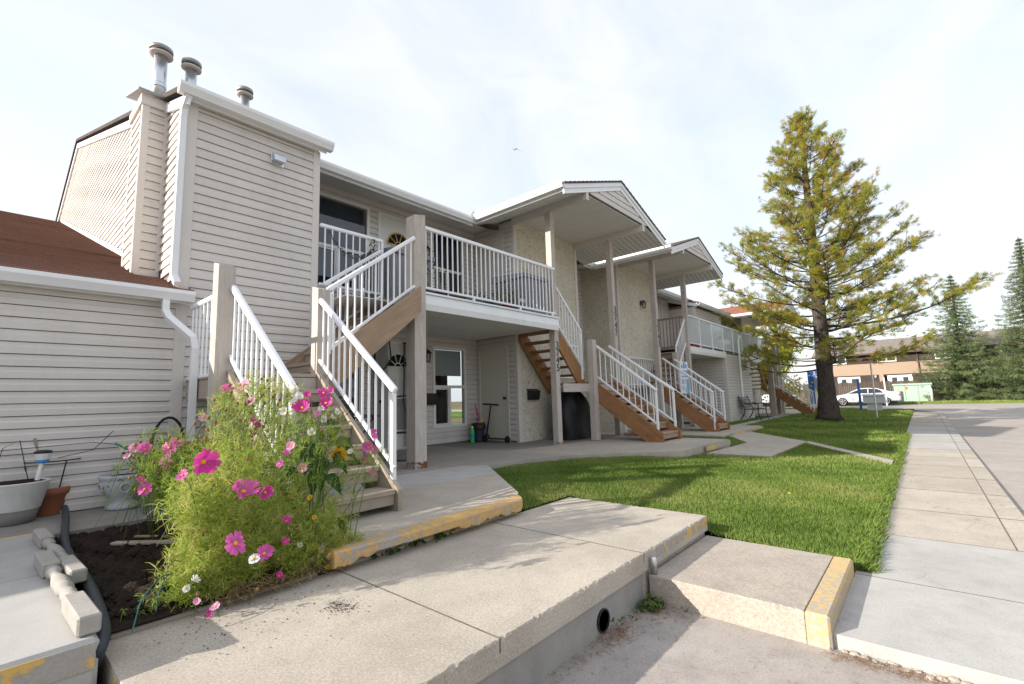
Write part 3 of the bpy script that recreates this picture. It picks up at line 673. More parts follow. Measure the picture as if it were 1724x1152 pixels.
# chimney chase on the gable wall
ch = wallpart('chimney_chase', [(1.18, 1.45, 7.175, 7.80, 2.4, 4.93)])
siding(ch, '-y', 7.175, 1.23, 1.40, 2.45, 4.82); siding(ch, '-x', 1.18, 7.22, 7.77, 2.45, 4.9, lim=lambda z: (7.22, 7.77) if z < 4.7 else (7.30, 7.77))
for a0, a1, b0, b1 in ((1.155, 1.235, 7.155, 7.225), (1.395, 1.44, 7.155, 7.2), (1.158, 1.2, 7.765, 7.82)): box('corner_trim', a0, a1, b0, b1, 2.4, 4.83, TRIM, ch)
box('cap_fascia', 1.135, 1.446, 7.13, 7.85, 4.82, 4.95, TRIM, ch)
MB().prism([(1.09, 7.07, 4.955), (1.09, 7.07, 4.985), (1.09, 7.95, 5.285), (1.09, 7.95, 5.255)], (.42, 0, 0)).build('cap_flashing', GALVD, ch)
# main roof
RT = .07
def roofslab(name, pts, mat, parent=None): return MB().prism([Vector(p) for p in pts], (0, 0, RT)).build(name, mat, parent or RH)
main = roofslab('roof', [(1.36, 6.12, ROOFZ(6.12)-.02), (3.12, 6.12, ROOFZ(6.12)-.02), (3.12, 17, ROOFZ(17)-.02), (1.36, 17, ROOFZ(17)-.02)], SHINGC)
def rz2(y): return 4.83+.33*(y-7.05)
roofslab('roof', [(3.12, 7.02, rz2(7.02)), (19.3, 7.02, rz2(7.02)), (19.3, 17, ROOFZ(17)-.02), (3.12, 17, ROOFZ(17)-.02)], SHINGC)
roofslab('roof', [(19.3, 7.02, rz2(7.02)), (31, 7.02, rz2(7.02)), (31, 17, ROOFZ(17)-.02), (19.3, 17, ROOFZ(17)-.02)], SHINGR)
roofslab('roof', [(1.36, 17, ROOFZ(17)-.02), (31, 17, ROOFZ(17)-.02), (31, 21.7, ROOFZ(17)-1.43), (1.36, 21.7, ROOFZ(17)-1.43)], SHINGC)
gutter(RH, (1.30, 6.155, 4.555), (3.17, 6.155, 4.555), (0, -1, 0))
box('fascia', 1.36, 3.12, 6.157, 6.175, 4.53, 4.67, WHITE, RH); box('soffit', 1.40, 3.02, 6.176, 6.25, 4.545, 4.552, SOFFIT, RH)
# recess walls (upper and lower storeys)
DZ = 2.50
h1 = [(3.55, 4.86, 2.95, 4.74), (5.06, 6.03, DZ, 4.72), (6.40, 7.36, 3.05, 4.72), (6.41, 7.37, .36, 2.10), (5.02, 6.05, -.1, 2.13), (3.4, 4.72, .55, 2.0)]
w = wallpart('recess_wall', [(3.05, 3.55, YR+.001, YR+.12, -.1, 5.05), (4.86, 5.06, YR+.001, YR+.12, -.1, 5.05), (6.03, 6.40, YR+.001, YR+.12, -.1, 5.05), (7.37, 7.76, YR+.001, YR+.12, -.1, 5.05), (3.55, 4.86, YR+.001, YR+.12, 4.74, 5.05), (3.55, 4.86, YR+.001, YR+.12, 2.0, 2.95), (3.55, 4.86, YR+.001, YR+.12, -.1, .55), (5.06, 6.03, YR+.001, YR+.12, 4.72, 5.05), (5.06, 6.03, YR+.001, YR+.12, 2.13, 2.5), (6.4, 7.37, YR+.001, YR+.12, 4.72, 5.05), (6.4, 7.37, YR+.001, YR+.12, 2.10, 3.05), (6.4, 7.37, YR+.001, YR+.12, -.1, .36)])
siding(w, '-y', YR, 3.07, 7.735, DZ+.02, 4.97, h1); siding(w, '-y', YR, 3.07, 7.735, .03, 2.34, h1)
window(RH, Fr, 3.55, 4.86, 2.95, 4.74, .46, True, CURT, .0); window(RH, Fr, 6.40, 7.36, 3.05, 4.72, .48, True, CURT); window(RH, Fr, 6.41, 7.37, .36, 2.10, .50, True, None, .36); window(RH, Fr, 3.4, 4.72, .55, 2.0, None, True, CURT)
BRASS = pmat('brass_fan_frame', (.62, .40, .12), .1, 5, 20, .4, .5)
door(RH, Fr, 5.06, 6.03, DZ, 4.72, DOORD, 'l', BRASS, True, VINYL); door(RH, Fr, 5.02, 6.05, .0, 2.13, DOORD, 'l', VINYL, True, VINYL)
# side wall of first stucco block, with the two plain doors
w = wallpart('side_wall', [(7.755, 7.9, YS+.02, YR, -.1, 5.05)])
h2 = [(6.85, 7.78, -.1, 2.10), (6.90, 7.79, DZ, 4.74)]
siding(w, '-x', 7.755, YS+.06, YR, DZ+.02, 4.97, h2); siding(w, '-x', 7.755, YS+.06, YR, .03, 2.34, h2)
Fd = Face('-x', 7.755); door(RH, Fd, 6.85, 7.78, .0, 2.10, DOORW, 'l'); door(RH, Fd, 6.90, 7.79, DZ, 4.74, DOORW, 'l')
# stucco blocks
def stucco_block(x0, x1, z0, zt):
    s = box('stucco_wall', x0+.02, x1-.02, YS, YR+.05, z0, zt, STUC, RH, .002)
    for a, b, c, d in ((x0-.012, x0+.11, YS-.022, YS+.055), (x1-.10, x1+.012, YS-.022, YS+.055)): box('corner_trim', a, b, c, d, z0, zt-.05, TRIM, s)
    return s
stucco_block(7.75, 10.28, -.1, 4.97); b2 = stucco_block(12.45, 15.0, -.2, 4.97); b3 = stucco_block(25.4, 28, -.3, 4.9)
# recess between the canopies
w = wallpart('recess_wall', [(10.2, 11.35, YR+.001, YR+.1, -.1, 5.05), (12.2, 12.5, YR+.001, YR+.1, -.1, 5.05), (11.35, 12.2, YR+.001, YR+.1, 4.55, 5.05), (11.35, 12.2, YR+.001, YR+.1, -.1, 2.95)])
siding(w, '-y', YR, 10.28, 12.46, .0, 4.95, [(11.35, 12.2, 2.95, 4.55)]); window(RH, Fr, 11.35, 12.2, 2.95, 4.55, .45, False, SHEER)
# second recess with deck 2, lower bump-out, upper bump-out
w = wallpart('recess_wall', [(15.0, 15.4, YR+.001, YR+.1, -.2, 5.0), (17.0, 25.4, YR+.001, YR+.1, -.2, 5.0), (15.4, 17.0, YR+.001, YR+.1, 4.6, 5.0), (15.4, 17.0, YR+.001, YR+.1, -.2, 3.0)])
siding(w, '-y', YR, 15.0, 19.3, DZ, 4.95, [(15.4, 17.0, 3.0, 4.6), (17.6, 18.5, DZ, 4.6)]); siding(w, '-y', YR, 15.0, 19.0, -.1, 2.34, [(17.7, 18.6, -.1, 2.05)]); siding(w, '-y', YR, 22.4, 25.4, DZ, 4.9)
window(RH, Fr, 15.4, 17.0, 3.0, 4.6, .45, True, CURT); door(RH, Fr, 17.6, 18.5, DZ, 4.6, DOORW, 'l'); door(RH, Fr, 17.7, 18.6, -.1, 2.05, DOORW, 'r')
vt = Face('-y', YR); frame_mb(vt, 17.15, 17.45, 4.35, 4.62, .05, .01, .06).build('wall_vent', VINYL, RH)
w = wallpart('lower_bumpout_wall', [(19.05, 22.4, 5.62, 5.7, -.3, 2.5), (19.0, 19.1, 5.7, YR, -.3, 2.5)])
siding(w, '-y', 5.62, 19.1, 22.4, -.2, 2.42); siding(w, '-x', 19.0, 5.72, YR, -.2, 2.3)
box('corner_trim', 18.985, 19.11, 5.60, 5.73, -.2, 2.5, TRIM, w)
w = wallpart('upper_bumpout_wall', [(19.35, 22.6, 6.75, 6.85, 2.5, 4.52), (19.3, 19.4, 6.85, YR, 2.5, 4.6)])
siding(w, '-y', 6.75, 19.4, 22.6, 2.5, 4.48); siding(w, '-x', 19.3, 6.85, YR, 2.5, 4.5); box('corner_trim', 19.285, 19.41, 6.73, 6.86, 2.5, 4.5, TRIM, w)
gutter(RH, (19.2, 6.62, 4.50), (22.8, 6.62, 4.50), (0, -1, 0)); roofslab('roof', [(19.22, 6.55, 4.60), (22.75, 6.55, 4.60), (22.75, 8.2, 5.15), (19.22, 8.2, 5.15)], SHING)
MB().prism([(19.24, 6.62, 4.46), (19.24, 6.62, 4.60), (19.24, 8.1, 5.10), (19.24, 8.1, 4.9)], (.03, 0, 0)).build('fascia', WHITE, RH)
# long eaves: gutter, fascia, ribbed soffit boards
def eave(x0, x1):
    gutter(RH, (x0, 7.045, 4.735), (x1, 7.045, 4.735), (0, -1, 0)); box('fascia', x0, x1, 7.047, 7.065, 4.70, 4.86, WHITE, RH)
    n = 5
    for i in range(n):
        y0 = 7.07+(YR-7.07)*i/n; y1 = 7.07+(YR-7.07)*(i+1)/n-.008; za = 4.715+.24*(y0-7.07)/.78; zb = 4.715+.24*(y1-7.07)/.78
        MB().prism([(x0, y0, za), (x0, y1, zb), (x0, y1, zb+.012), (x0, y0, za+.012)], (x1-x0, 0, 0)).build('soffit_board', SOFFIT, RH)
for a, b in ((6.93, 7.74), (10.28, 12.44), (15.0, 15.95), (24.4, 25.4)):
    MB().prism([(a, 7.03, 4.957), (b, 7.03, 4.957), (b, YR, 4.957), (a, YR, 4.957)], (0, 0, .01)).build('soffit_board', SOFFIT, RH)
eave(3.07, 6.93); eave(11.4, 11.9); eave(15.95, 19.3); eave(22.6, 25.0)
# vent flues on the roof
def flue(x, y, z0, z1, r, label):
    t = thing('flue_pipe', (x, y, z0), label, 'chimney pipe')
    MB().lathe([(r, z0), (r, z1-.12)], (x, y, 0), 18).build('pipe', GALV, t, True)
    MB().lathe([(r+.004, z0+.28), (r+.006, z0+.30), (r+.006, z0+.33), (r+.004, z0+.35)], (x, y, 0), 18).build('pipe_band', GALV, t, True)
    MB().lathe([(r*1.1, z1-.13), (r*1.75, z1-.115), (r*1.78, z1-.10), (r*1.2, z1-.09)], (x, y, 0), 22).build('cap_plate', TRIM, t, True)
    MB().lathe([(r*1.3, z1-.092), (r*1.3, z1-.055)], (x, y, 0), 22).build('cap_screen', DARK, t, True)
    MB().lathe([(r*1.72, z1-.058), (r*1.76, z1-.05), (r*1.72, z1-.012), (r*1.2, z1), (0, z1+.004)], (x, y, 0), 22).build('cap_top', GALVD, t, True)
    return t
f1 = flue(1.36, 7.42, 4.98, 5.86, .078, 'tallest galvanised flue with round cap, on the chimney chase')
MB().lathe([(.17, 5.02), (.15, 5.06), (.10, 5.13), (.082, 5.14)], (1.36, 7.42, 0), 20).build('storm_collar', GALV, f1, True)
flue(1.70, 7.35, 5.02, 5.81, .069, 'galvanised flue with round cap just behind the front gutter corner'); flue(2.50, 7.65, 5.10, 5.95, .066, 'shortest galvanised flue alone in the middle of the roof')
flue(20.6, 8.6, 5.1, 5.95, .09, 'distant thin flue pipe on the roof beyond the second canopy'); flue(17.2, 8.9, 5.2, 6.3, .09, 'distant flue pipe seen beside the rear canopy post')
# dryer vent hood on the bump-out
vh = thing('vent_hood', (2.5, 6.24, 4.1), 'small metal vent hood on upper siding wall under gutter', 'vent'); c = px(467, 269, 'y', YW-.02)
box('back_plate', c.x-.085, c.x+.085, YW-.03, YW-.016, c.z-.09, c.z+.085, GALV, vh)
MB().prism([(c.x-.075, YW-.031, c.z+.08), (c.x-.075, YW-.031, c.z-.04), (c.x-.075, YW-.13, c.z-.06), (c.x-.075, YW-.10, c.z+.03)], (.15, 0, 0)).build('hood', GALV, vh)
# gutter outlets: downpipes
downpipe(RH, [(1.40, 6.10, 4.56), (1.385, 6.20, 4.42), (1.385, 6.22, 4.3), (1.385, 6.22, 2.42), (1.40, 6.12, 2.30)])
downpipe(RH, [(20.6, 5.53, 3.25), (20.6, 5.46, 3.22), (20.6, 5.53, 3.05), (20.6, 5.54, .1), (20.6, 5.40, -.05)])
for (x, y, z) in ((7.0, 7.0, 4.86),): pass
vg = MB(); P = (6.95, 7.03, 4.85)
vg.prism([(6.70, 6.93, 4.84), (6.93, 6.93, 4.84), (6.93, 6.93, 4.96), (6.82, 6.93, 5.0)], (0, .01, 0)); vg.prism([(6.90, 6.70, 4.84), (6.90, 6.95, 4.84), (6.90, 6.93, 4.98), (6.90, 6.82, 5.02)], (.01, 0, 0)); vg.build('splash_guard', WHITE, RH)

# ------------------------------------------------------------------ single-storey wing at the left
WG = thing('single_storey_wing', (0, 7, 0), 'low single-storey wing of beige siding with big brown shingle roof', 'building')
w = MB().box(-14, 1.42, YW+.002, YW+.1, -.1, 2.2).build('front_wall', SHEATH, WG)
siding(w, '-y', YW, -14, 1.425, -.02, 2.13)
box('frieze_board', -14, 1.43, YW-.024, YW-.016, 2.075, 2.14, TRIM, w)
gutter(WG, (-14, 6.155, 2.105), (1.56, 6.155, 2.105), (0, -1, 0)); box('fascia', -14, 1.5, 6.157, 6.175, 2.09, 2.24, WHITE, WG); box('soffit', -14, 1.5, 6.176, YW-.02, 2.12, 2.13, SOFFIT, WG)
# shingle courses, each a thin step
mb = MB(); y = 6.10; e = .14
while y < 20.2:
    y1 = y+e; za, zb = GROOF(y), GROOF(y1); x1 = 1.435 if y > 6.25 else 1.56
    if 7.12 < y1 and y < 7.85: x1 = 1.17
    mb.add([(-14, y, za-.02), (-14, y, za+.012), (-14, y1+.02, zb+.003), (x1, y, za-.02), (x1, y, za+.012), (x1, y1+.02, zb+.003)], [(0, 1, 4, 3), (1, 2, 5, 4), (3, 4, 5)])
    y = y1
ro = tag(mb.build('roof_shingles', SHING, WG, fix=False), kind='stuff')
MB().prism([(-14, 6.1, GROOF(6.1)-.06), (1.43, 6.1, GROOF(6.1)-.06), (1.43, 20.2, GROOF(20.2)-.06), (-14, 20.2, GROOF(20.2)-.06)], (0, 0, .03)).build('roof_deck', SHING, WG)
MB().sweep([(0, .005), (.012, .005), (.012, .10), (0, .10)], (1.432, 7.9, GROOF(7.9)), (1.432, 20, GROOF(20)), (-1, 0, 0)).build('step_flashing', WHITE, WG)
downpipe(WG, [(1.30, 6.09, 2.10), (1.30, 6.09, 1.98), (1.33, 6.05, 1.90), (1.50, 5.80, 1.66), (1.51, 5.77, 1.55), (1.51, 5.77, .12), (1.48, 5.62, .03)])
# ================================================================== CANOPIES, DECKS, STAIRS
def post(name, x, y, z0, z1, parent, s=.14, sx=None, mat=POSTP, cut=0):
    sx = sx or s
    o = beam(name, (x, y, z0), (x, y, z1), sx, s, mat, parent, .006, (0, 1, 0))
    return o
RUST = chipped('rusty_foot', (.17, .08, .04), (.44, .38, .35), .53, 16)
def canopy(x0, x1, xl, xr, za, ze, label, yf=4.62, zpost=(0, 0), rail=True, posts=True, shing=SHINGC, post_y=5.58):
    t = thing('entrance_canopy', ((x0+x1)/2, 5.6, 4.8), label, 'canopy', None); xm = (xl+xr)/2; ZB = 4.80
    for x, zp in zip((x0, x1), zpost):
        beam('beam', (x, yf, ZB+.09), (x, YS+.0, ZB+.09), .09, .185, TRIM, t)
        if posts:
            p = post('post', x, post_y, zp, ZB, t); box('post_foot', x-.075, x+.075, post_y-.075, post_y+.075, zp-.01, zp+.05, RUST, p)
    zsl = (za-ze)/(xm-xl)
    def zr(x): return ze+zsl*((x-xl) if x <= xm else (xr-x))
    # roof planes over the porch, running back into the main roof
    yb = 9.2
    yend = lambda x: 7.03 if zr(x) < 5.02 else 7.05+(zr(x)-4.80)/.33
    for a, b in ((xl, xm), (xr, xm)):
        mb = MB(); n = 15; s = 1 if b > a else -1
        for i in range(n):
            p = a+(b-a)*i/n; q = a+(b-a)*(i+1)/n
            mb.add([(p, yf-.05, zr(p)-.015), (p, yf-.05, zr(p)+.028), (q+.03*s, yf-.05, zr(q)+.02), (q, yf-.05, zr(q)-.015), (p, yend(p), zr(p)-.015), (p, yend(p), zr(p)+.028), (q+.03*s, yend(q), zr(q)+.02), (q, yend(q), zr(q)-.015)], [(0, 1, 2, 3), (1, 5, 6, 2), (0, 4, 5, 1), (0, 3, 7, 4)])
        mb.build('roof_slope', shing, t)
        # rake fascia in two steps
        for (d0, d1, o0, o1) in ((-.105, -.012, -.03, .0), (-.20, -.10, -.008, .015)):
            MB().prism([(a, yf+o0, zr(a)+d0), (b, yf+o0, zr(b)+d0), (b, yf+o0, zr(b)+d1), (a, yf+o0, zr(a)+d1)], (0, o1-o0, 0)).build('rake_board', WHITE, t)
    # gable siding
    g = MB().prism([(x0-.02, yf+.03, ZB+.2), (x1+.02, yf+.03, ZB+.2), (xm, yf+.03, za-.1)], (0, .05, 0)).build('gable_panel', TRIM, t)
    siding(g, '-y', yf+.028, x0, x1, ZB+.175, za-.2, lim=lambda z: (xl+(z+.17-ze)/zsl, xr-(z+.17-ze)/zsl), h=.13)
    # gutters on both sides
    gy0 = 7.0
    MB().sweep(GUT, (xl+.03, gy0, ze-.085), (xl+.03, yf-.02, ze-.085), (-1, 0, 0)).build('gutter', WHITE, t)
    MB().sweep(GUT, (xr-.03, gy0, ze-.085), (xr-.03, yf-.02, ze-.085), (1, 0, 0)).build('gutter', WHITE, t)
    for xx, s in ((xl+.03, 1), (xr-.03, -1)): box('fascia', xx, xx+.018*s, yf+.02, gy0, ze-.13, ze-.005, WHITE, t)
    # flat ceiling boards between the beams
    nb = 8; W = (x1-x0-.09)/nb
    for i in range(nb): box('soffit_board', x0+.045+W*i+.003, x0+.045+W*(i+1)-.003, yf+.06, YS, ZB+.150, ZB+.165, SOFFIT, t)
    # sloping ribbed soffit of the overhangs
    for xe, xb in ((xl+.05, x0-.046), (xr-.05, x1+.046)):
        n = 18; ya, yb2 = yf+.02, 7.05; D = (yb2-ya)/n
        for i in range(n):
            MB().prism([(xe, ya+D*i+.009, ze-.115), (xb, ya+D*i+.009, ZB+.165), (xb, ya+D*(i+1)-.009, ZB+.165), (xe, ya+D*(i+1)-.009, ze-.115)], (0, 0, .012)).build('soffit_board', SOFFIT, t)
        MB().prism([(xe, ya, ze-.10), (xb, ya, ZB+.18), (xb, yb2, ZB+.18), (xe, yb2, ze-.10)], (0, 0, .006)).build('soffit_gap_shade', DARK, t)  # black sheet puts dark shade lines into the gaps between boards
    for xe, xb in ((xl+.05, x0-.046), (xr-.05, x1+.046)): MB().prism([(xe, 7.052, ze-.115), (xb, 7.052, ZB+.16), (xe, 7.052, ZB+.16)], (0, .01, 0)).build('soffit_closure', SOFFIT, t)
    return t
C1 = canopy(7.74, 10.24, 6.90, 11.42, 5.66, 4.86, 'gabled porch canopy over the stair with post number 3745', zpost=(0, 0), post_y=5.58)
C2 = canopy(12.72, 15.06, 11.85, 16.0, 5.55, 4.80, 'gabled porch canopy over the further stair, with lamp on stucco behind', zpost=(-.1, -.12), post_y=5.58)
C3 = canopy(25.5, 27.9, 24.5, 28.9, 5.5, 4.72, 'most distant porch canopy with red-brown roof beside the yellow tree', zpost=(-.2, -.2), shing=SHINGR)
NUM = pmat('black_numerals', (.02, .02, .02), .1, 3, 10, .4, .4, bmp=0)
def numerals(txt, x, y, zt, step, size, parent):
    for i, c in enumerate(txt):
        lettering('numeral', c, T(x, y, zt-i*step) @ Matrix.Rotation(R_(90), 4, 'X'), size, NUM, parent, .003)
numerals('3745', 7.745, 5.505, 1.98, .155, .21, C1); numerals('3747', 10.245, 5.505, 3.02, .19, .25, C1); numerals('3743', 12.725, 5.505, 2.96, .20, .27, C2)

# ------------------------------------------------------------------ railings
def railing(parent, a, b, drop, n, ends=(False, False), tw=.05, th=.055, bal=.019, mat=RAILW, zfoot=(None, None), name='railing'):
    """top rail a->b, bottom rail `drop` below it, n balusters; ends: end posts down to zfoot"""
    a, b = Vector(a), Vector(b); dz = Vector((0, 0, -drop))
    r = beam(name, a, b, tw, th, mat, parent, .012)
    beam('bottom_rail', a+dz, b+dz, .032, .036, mat, r, .006)
    for i in range(n):
        p = a.lerp(b, (i+.7)/(n+.4)); put('baluster', boxm(bal, bal, drop-.02, .003), mat, r, T(p.x, p.y, p.z-drop/2))
    for e, z, p in zip(ends, zfoot, (a, b)):
        if e:
            q = p.lerp(b if p == a else a, .02); box('rail_post', q.x-.021, q.x+.021, q.y-.021, q.y+.021, z, p.z-.02, mat, r, .004)
    return r
def flight(parent, o, d, s, n, rise, run, width, mtread, mstr, name='tread', ext=.0, foot=True, skirt=.085, depth=.27, top=.03):
    """n treads from foot point o going along unit d, s = sideways unit (from o across the width)"""
    o, d, s = Vector(o), Vector(d), Vector(s); up = Vector((0, 0, 1))
    for k in range(n):
        c = o+d*(run*k+depth/2-.02)+s*(width/2)+up*(rise*(k+1)-.02)
        M, L = frame_of(c-s*(width/2-.045), c+s*(width/2-.045)); put('tread', boxm(L, depth, .042, .006), mtread, parent, M)
        if skirt:
            c2 = c-d*(depth/2-.035)-up*(.022+skirt/2); M, L = frame_of(c2-s*(width/2-.047), c2+s*(width/2-.047)); put('riser_board', boxm(L, .036, skirt, .004), mtread, parent, M)
    # stringers: sloped boards with plumb foot cut
    sl = rise/run; E = run*n+ext
    prof = [(-.05, 0.0), (.30*1.0, 0.0), (E, sl*(E-.30)), (E, sl*E+top+.17), (-.05, rise+top-.03)] if foot else [(-.02, -.22), (-.02, rise+top-.01), (E, sl*E+rise+top), (E, sl*E-.16), (.1, -.22)]
    Lg = math.hypot(E, sl*E); ang = math.atan(sl)
    for side in (0, 1):
        base = o+s*(0 if side == 0 else width-.042)
        # local frame: X along slope for the grain
        dx = (d*math.cos(ang)+up*math.sin(ang)); dy = s; dzv = dx.cross(dy)
        if dzv.z < 0: dzv = -dzv; dy = -s
        M = Matrix.Identity(4)
        for i, v in enumerate((dx, dzv.cross(dx), dzv)):
            for j in range(3): M[j][i] = v[j]
        M.translation = base; Mi = M.inverted()
        pts = [Mi @ (base+d*p+up*q) for p, q in prof]; dv = (M.to_3x3().inverted() @ s)*.042
        MB().prism(pts, dv).build('stringer', mstr, parent, M=M)
def staircase(label, loc): return thing('staircase', loc, label, 'staircase')

# ---- stair 1 (weathered grey, front left)
S1 = staircase('weathered grey L-shaped wooden staircase with white rails behind the cosmos flowers', (2, 4.5, 0))
flight(S1, (1.56, 3.50, 0), (0, 1, 0), (1, 0, 0), 6, .179, .24, .92, OLDW, OLDW, ext=.0)
LZ = 1.253
for i in range(8): box('landing_board', 1.55, 2.56, 4.945+.16*i, 4.945+.16*i+.152, LZ-.04, LZ, OLDW, S1)
box('landing_joist', 1.56, 2.55, 4.95, 4.99, LZ-.24, LZ-.045, POSTP, S1); box('landing_joist', 1.555, 1.595, 5.0, 6.2, LZ-.24, LZ-.045, OLDW, S1); box('landing_joist', 2.52, 2.56, 5.0, 6.2, LZ-.24, LZ-.045, OLDW, S1)
def shedpost(x, y, z0, z1, parent, s=.14, mat=POSTP, cutdir=1):
    h = s/2; c = .045
    prof = [(x-h, y-h, z0), (x+h, y-h, z0), (x+h, y-h, z1-c*(cutdir < 0)), (x-h, y-h, z1-c*(cutdir > 0))]
    V = [(x-h, y-h), (x+h, y-h), (x+h, y+h), (x-h, y+h)]
    zt = [z1-c, z1-c, z1, z1] if cutdir == 0 else ([z1-c, z1, z1, z1-c] if cutdir > 0 else [z1, z1-c, z1-c, z1])
    M = T(x, y, (z0+z1)/2) @ Matrix.Rotation(R_(-90), 4, 'Y'); Mi = M.inverted()
    vs = [Mi @ Vector((a, b, z0)) for a, b in V]+[Mi @ Vector((a, b, t)) for (a, b), t in zip(V, zt)]
    return MB().add(vs, [(0, 3, 2, 1), (4, 5, 6, 7), (0, 1, 5, 4), (1, 2, 6, 5), (2, 3, 7, 6), (3, 0, 4, 7)]).build('post', mat, parent, M=M)
shedpost(1.53, 5.02, 0, 2.33, S1, .15, POSTP, 0); shedpost(2.51, 5.02, 0, 2.25, S1, .14, POSTP, 0)
shedpost(4.17, 5.46, 0, 3.70, S1, .20, POSTP, 1)
box('post_foot', 4.065, 4.275, 5.355, 5.565, -.01, .09, RUST, S1)
railing(S1, (2.47, 3.54, 1.02), (2.47, 4.95, 2.075), .67, 12, (True, False), .052, .06, zfoot=(.22, 0))
railing(S1, (1.585, 3.54, 1.02), (1.585, 4.94, 2.075), .67, 12, (True, False), .052, .06, zfoot=(.22, 0))
railing(S1, (1.56, 5.10, 2.05), (1.56, 6.18, 2.05), .80, 8, (False, False))
flight(S1, (2.62, 5.22, LZ), (1, 0, 0), (0, 1, 0), 6, .179, .24, .95, OLDW, TANW, foot=False, ext=.02)
railing(S1, (2.66, 5.17, 2.26), (4.07, 5.36, 3.30), .72, 13, (True, False), zfoot=(1.5, 0))
# far-side handrail along the bump-out
railing(S1, (3.10, 6.14, 2.58), (4.02, 6.14, 3.27), .72, 7)

# ---- balcony 1
B1 = thing('balcony', (5.9, 6.6, 2.3), 'first balcony with white baluster railing and potted plants above the ground-floor window', 'balcony')
def deck_soffit(parent, x0, x1, y0, y1, z, n):
    W = (y1-y0)/n
    for i in range(n): box('soffit_board', x0, x1, y0+W*i+.003, y0+W*(i+1)-.003, z, z+.014, SOFFIT, parent, .002)
box('deck_floor', 4.06, 7.70, 5.46, 7.84, 2.42, 2.50, GALVD, B1); box('deck_floor', 3.08, 4.055, 6.28, 7.84, 2.42, 2.50, GALVD, B1)
deck_soffit(B1, 3.08, 7.70, 5.47, 7.84, 2.315, 14)
for a, b in ((4.06, 6.55), (6.553, 7.67)): MB().sweep([(0, 0), (.05, .0), (.075, .09), (.06, .235), (0, .235)], (a, 5.46, 2.265), (b, 5.46, 2.265), (0, -1, 0)).build('fascia_panel', WHITE, B1)
MB().sweep([(0, 0), (.085, 0), (.085, .03), (0, .035)], (4.06, 5.46, 2.502), (7.67, 5.46, 2.502), (0, -1, 0)).build('deck_flashing', GALV, B1)
for x in (4.30, 7.66): box('joist_end', x-.09, x+.02, 5.48, 5.52, 2.27, 2.40, RUST, B1)
railing(B1, (4.28, 5.46, 3.545), (7.67, 5.46, 3.545), .93, 31, (False, False), .05, .06)
for x in (5.35, 6.55, 7.55): box('rail_foot', x-.02, x+.02, 5.44, 5.48, 2.535, 2.63, RAILW, B1)
railing(B1, (3.08, 6.24, 3.47), (4.12, 6.24, 3.47), .86, 9, (False, True), zfoot=(0, 2.5))

# ---- stair 2 (brown, under canopy 1)
S2 = staircase('brown wooden staircase with white rails rising under the canopy numbered 3745', (9.3, 4.8, 0))
BR2 = BRNW
flight(S2, (8.90, 3.95, -.01), (0, 1, 0), (1, 0, 0), 6, .179, .24, .92, TANW, BRNW)
for i in range(8): box('landing_board', 8.80, 10.15, 5.40+.14*i, 5.40+.14*i+.133, 1.21, 1.25, TANW, S2)
box('landing_joist', 7.82, 10.15, 5.43, 5.47, 1.03, 1.205, POSTP, S2)
post('post', 8.82, 5.36, 0, 2.16, S2, .15)
railing(S2, (8.93, 3.98, 1.0), (8.93, 5.32, 2.03), .68, 10, (True, False), .05, .055, zfoot=(.05, 0)); railing(S2, (9.80, 3.98, 1.0), (9.80, 5.50, 2.10), .68, 10, (True, False), .05, .055, zfoot=(.12, 0))
railing(S2, (8.95, 6.5, 2.2), (10.15, 6.5, 2.2), .8, 8)
flight(S2, (8.88, 5.62, 1.25), (-1, 0, 0), (0, 1, 0), 6, .179, .185, .92, BRNW, BRNW, foot=False, ext=.0, skirt=.0, depth=.25)
railing(S2, (8.80, 5.60, 2.36), (7.82, 5.60, 3.30), .78, 9, (True, False), zfoot=(1.3, 0))
# ---- stair 3 (mirrored, under canopy 2)
S3 = staircase('brown wooden staircase with blue and white sign, numbered 3743', (13.5, 4.9, -.1))
flight(S3, (13.08, 4.22, -.1), (0, 1, 0), (1, 0, 0), 6, .179, .24, .92, TANW, BRNW)
for i in range(7): box('landing_board', 12.8, 14.1, 5.66+.14*i, 5.66+.14*i+.133, 1.11, 1.15, TANW, S3)
post('post', 14.12, 5.62, -.1, 2.2, S3, .15)
railing(S3, (13.10, 4.25, .93), (13.10, 5.62, 1.98), .68, 10, (True, False), .05, .055, zfoot=(-.05, 0)); railing(S3, (13.98, 4.25, .93), (13.98, 5.62, 1.98), .68, 10, (True, False), .05, .055, zfoot=(-.02, 0))
flight(S3, (14.05, 5.68, 1.16), (1, 0, 0), (0, 1, 0), 6, .185, .17, .92, BRNW, POSTP, foot=False, skirt=.0, depth=.24)
railing(S3, (14.12, 5.60, 2.35), (15.02, 5.60, 3.35), .78, 8, (True, False), zfoot=(1.3, 0)); railing(S3, (12.75, 6.5, 2.05), (14.6, 6.5, 2.05), .8, 12)
# ---- balcony 2
B2 = thing('balcony', (19.5, 6.5, 2.3), 'second balcony with hazy plexiglass railing panels', 'balcony')
box('deck_floor', 15.1, 25.3, 5.66, 7.84, 2.40, 2.48, GALVD, B2); deck_soffit(B2, 15.1, 19.0, 5.66, 7.84, 2.30, 12); deck_soffit(B2, 22.4, 25.3, 5.66, 7.84, 2.30, 8)
for a, b in ((15.15, 17.2), (17.204, 18.98), (22.4, 23.8), (23.804, 25.3)): MB().sweep([(0, 0), (.05, .0), (.07, .09), (.06, .235), (0, .235)], (a, 5.65, 2.245), (b, 5.65, 2.245), (0, -1, 0)).build('fascia_panel', WHITE, B2)
r = beam('railing', (15.15, 5.64, 3.52), (25.3, 5.64, 3.46), .05, .06, RAILW, B2); beam('bottom_rail', (15.15, 5.64, 2.60), (25.3, 5.64, 2.56), .035, .04, RAILW, r)
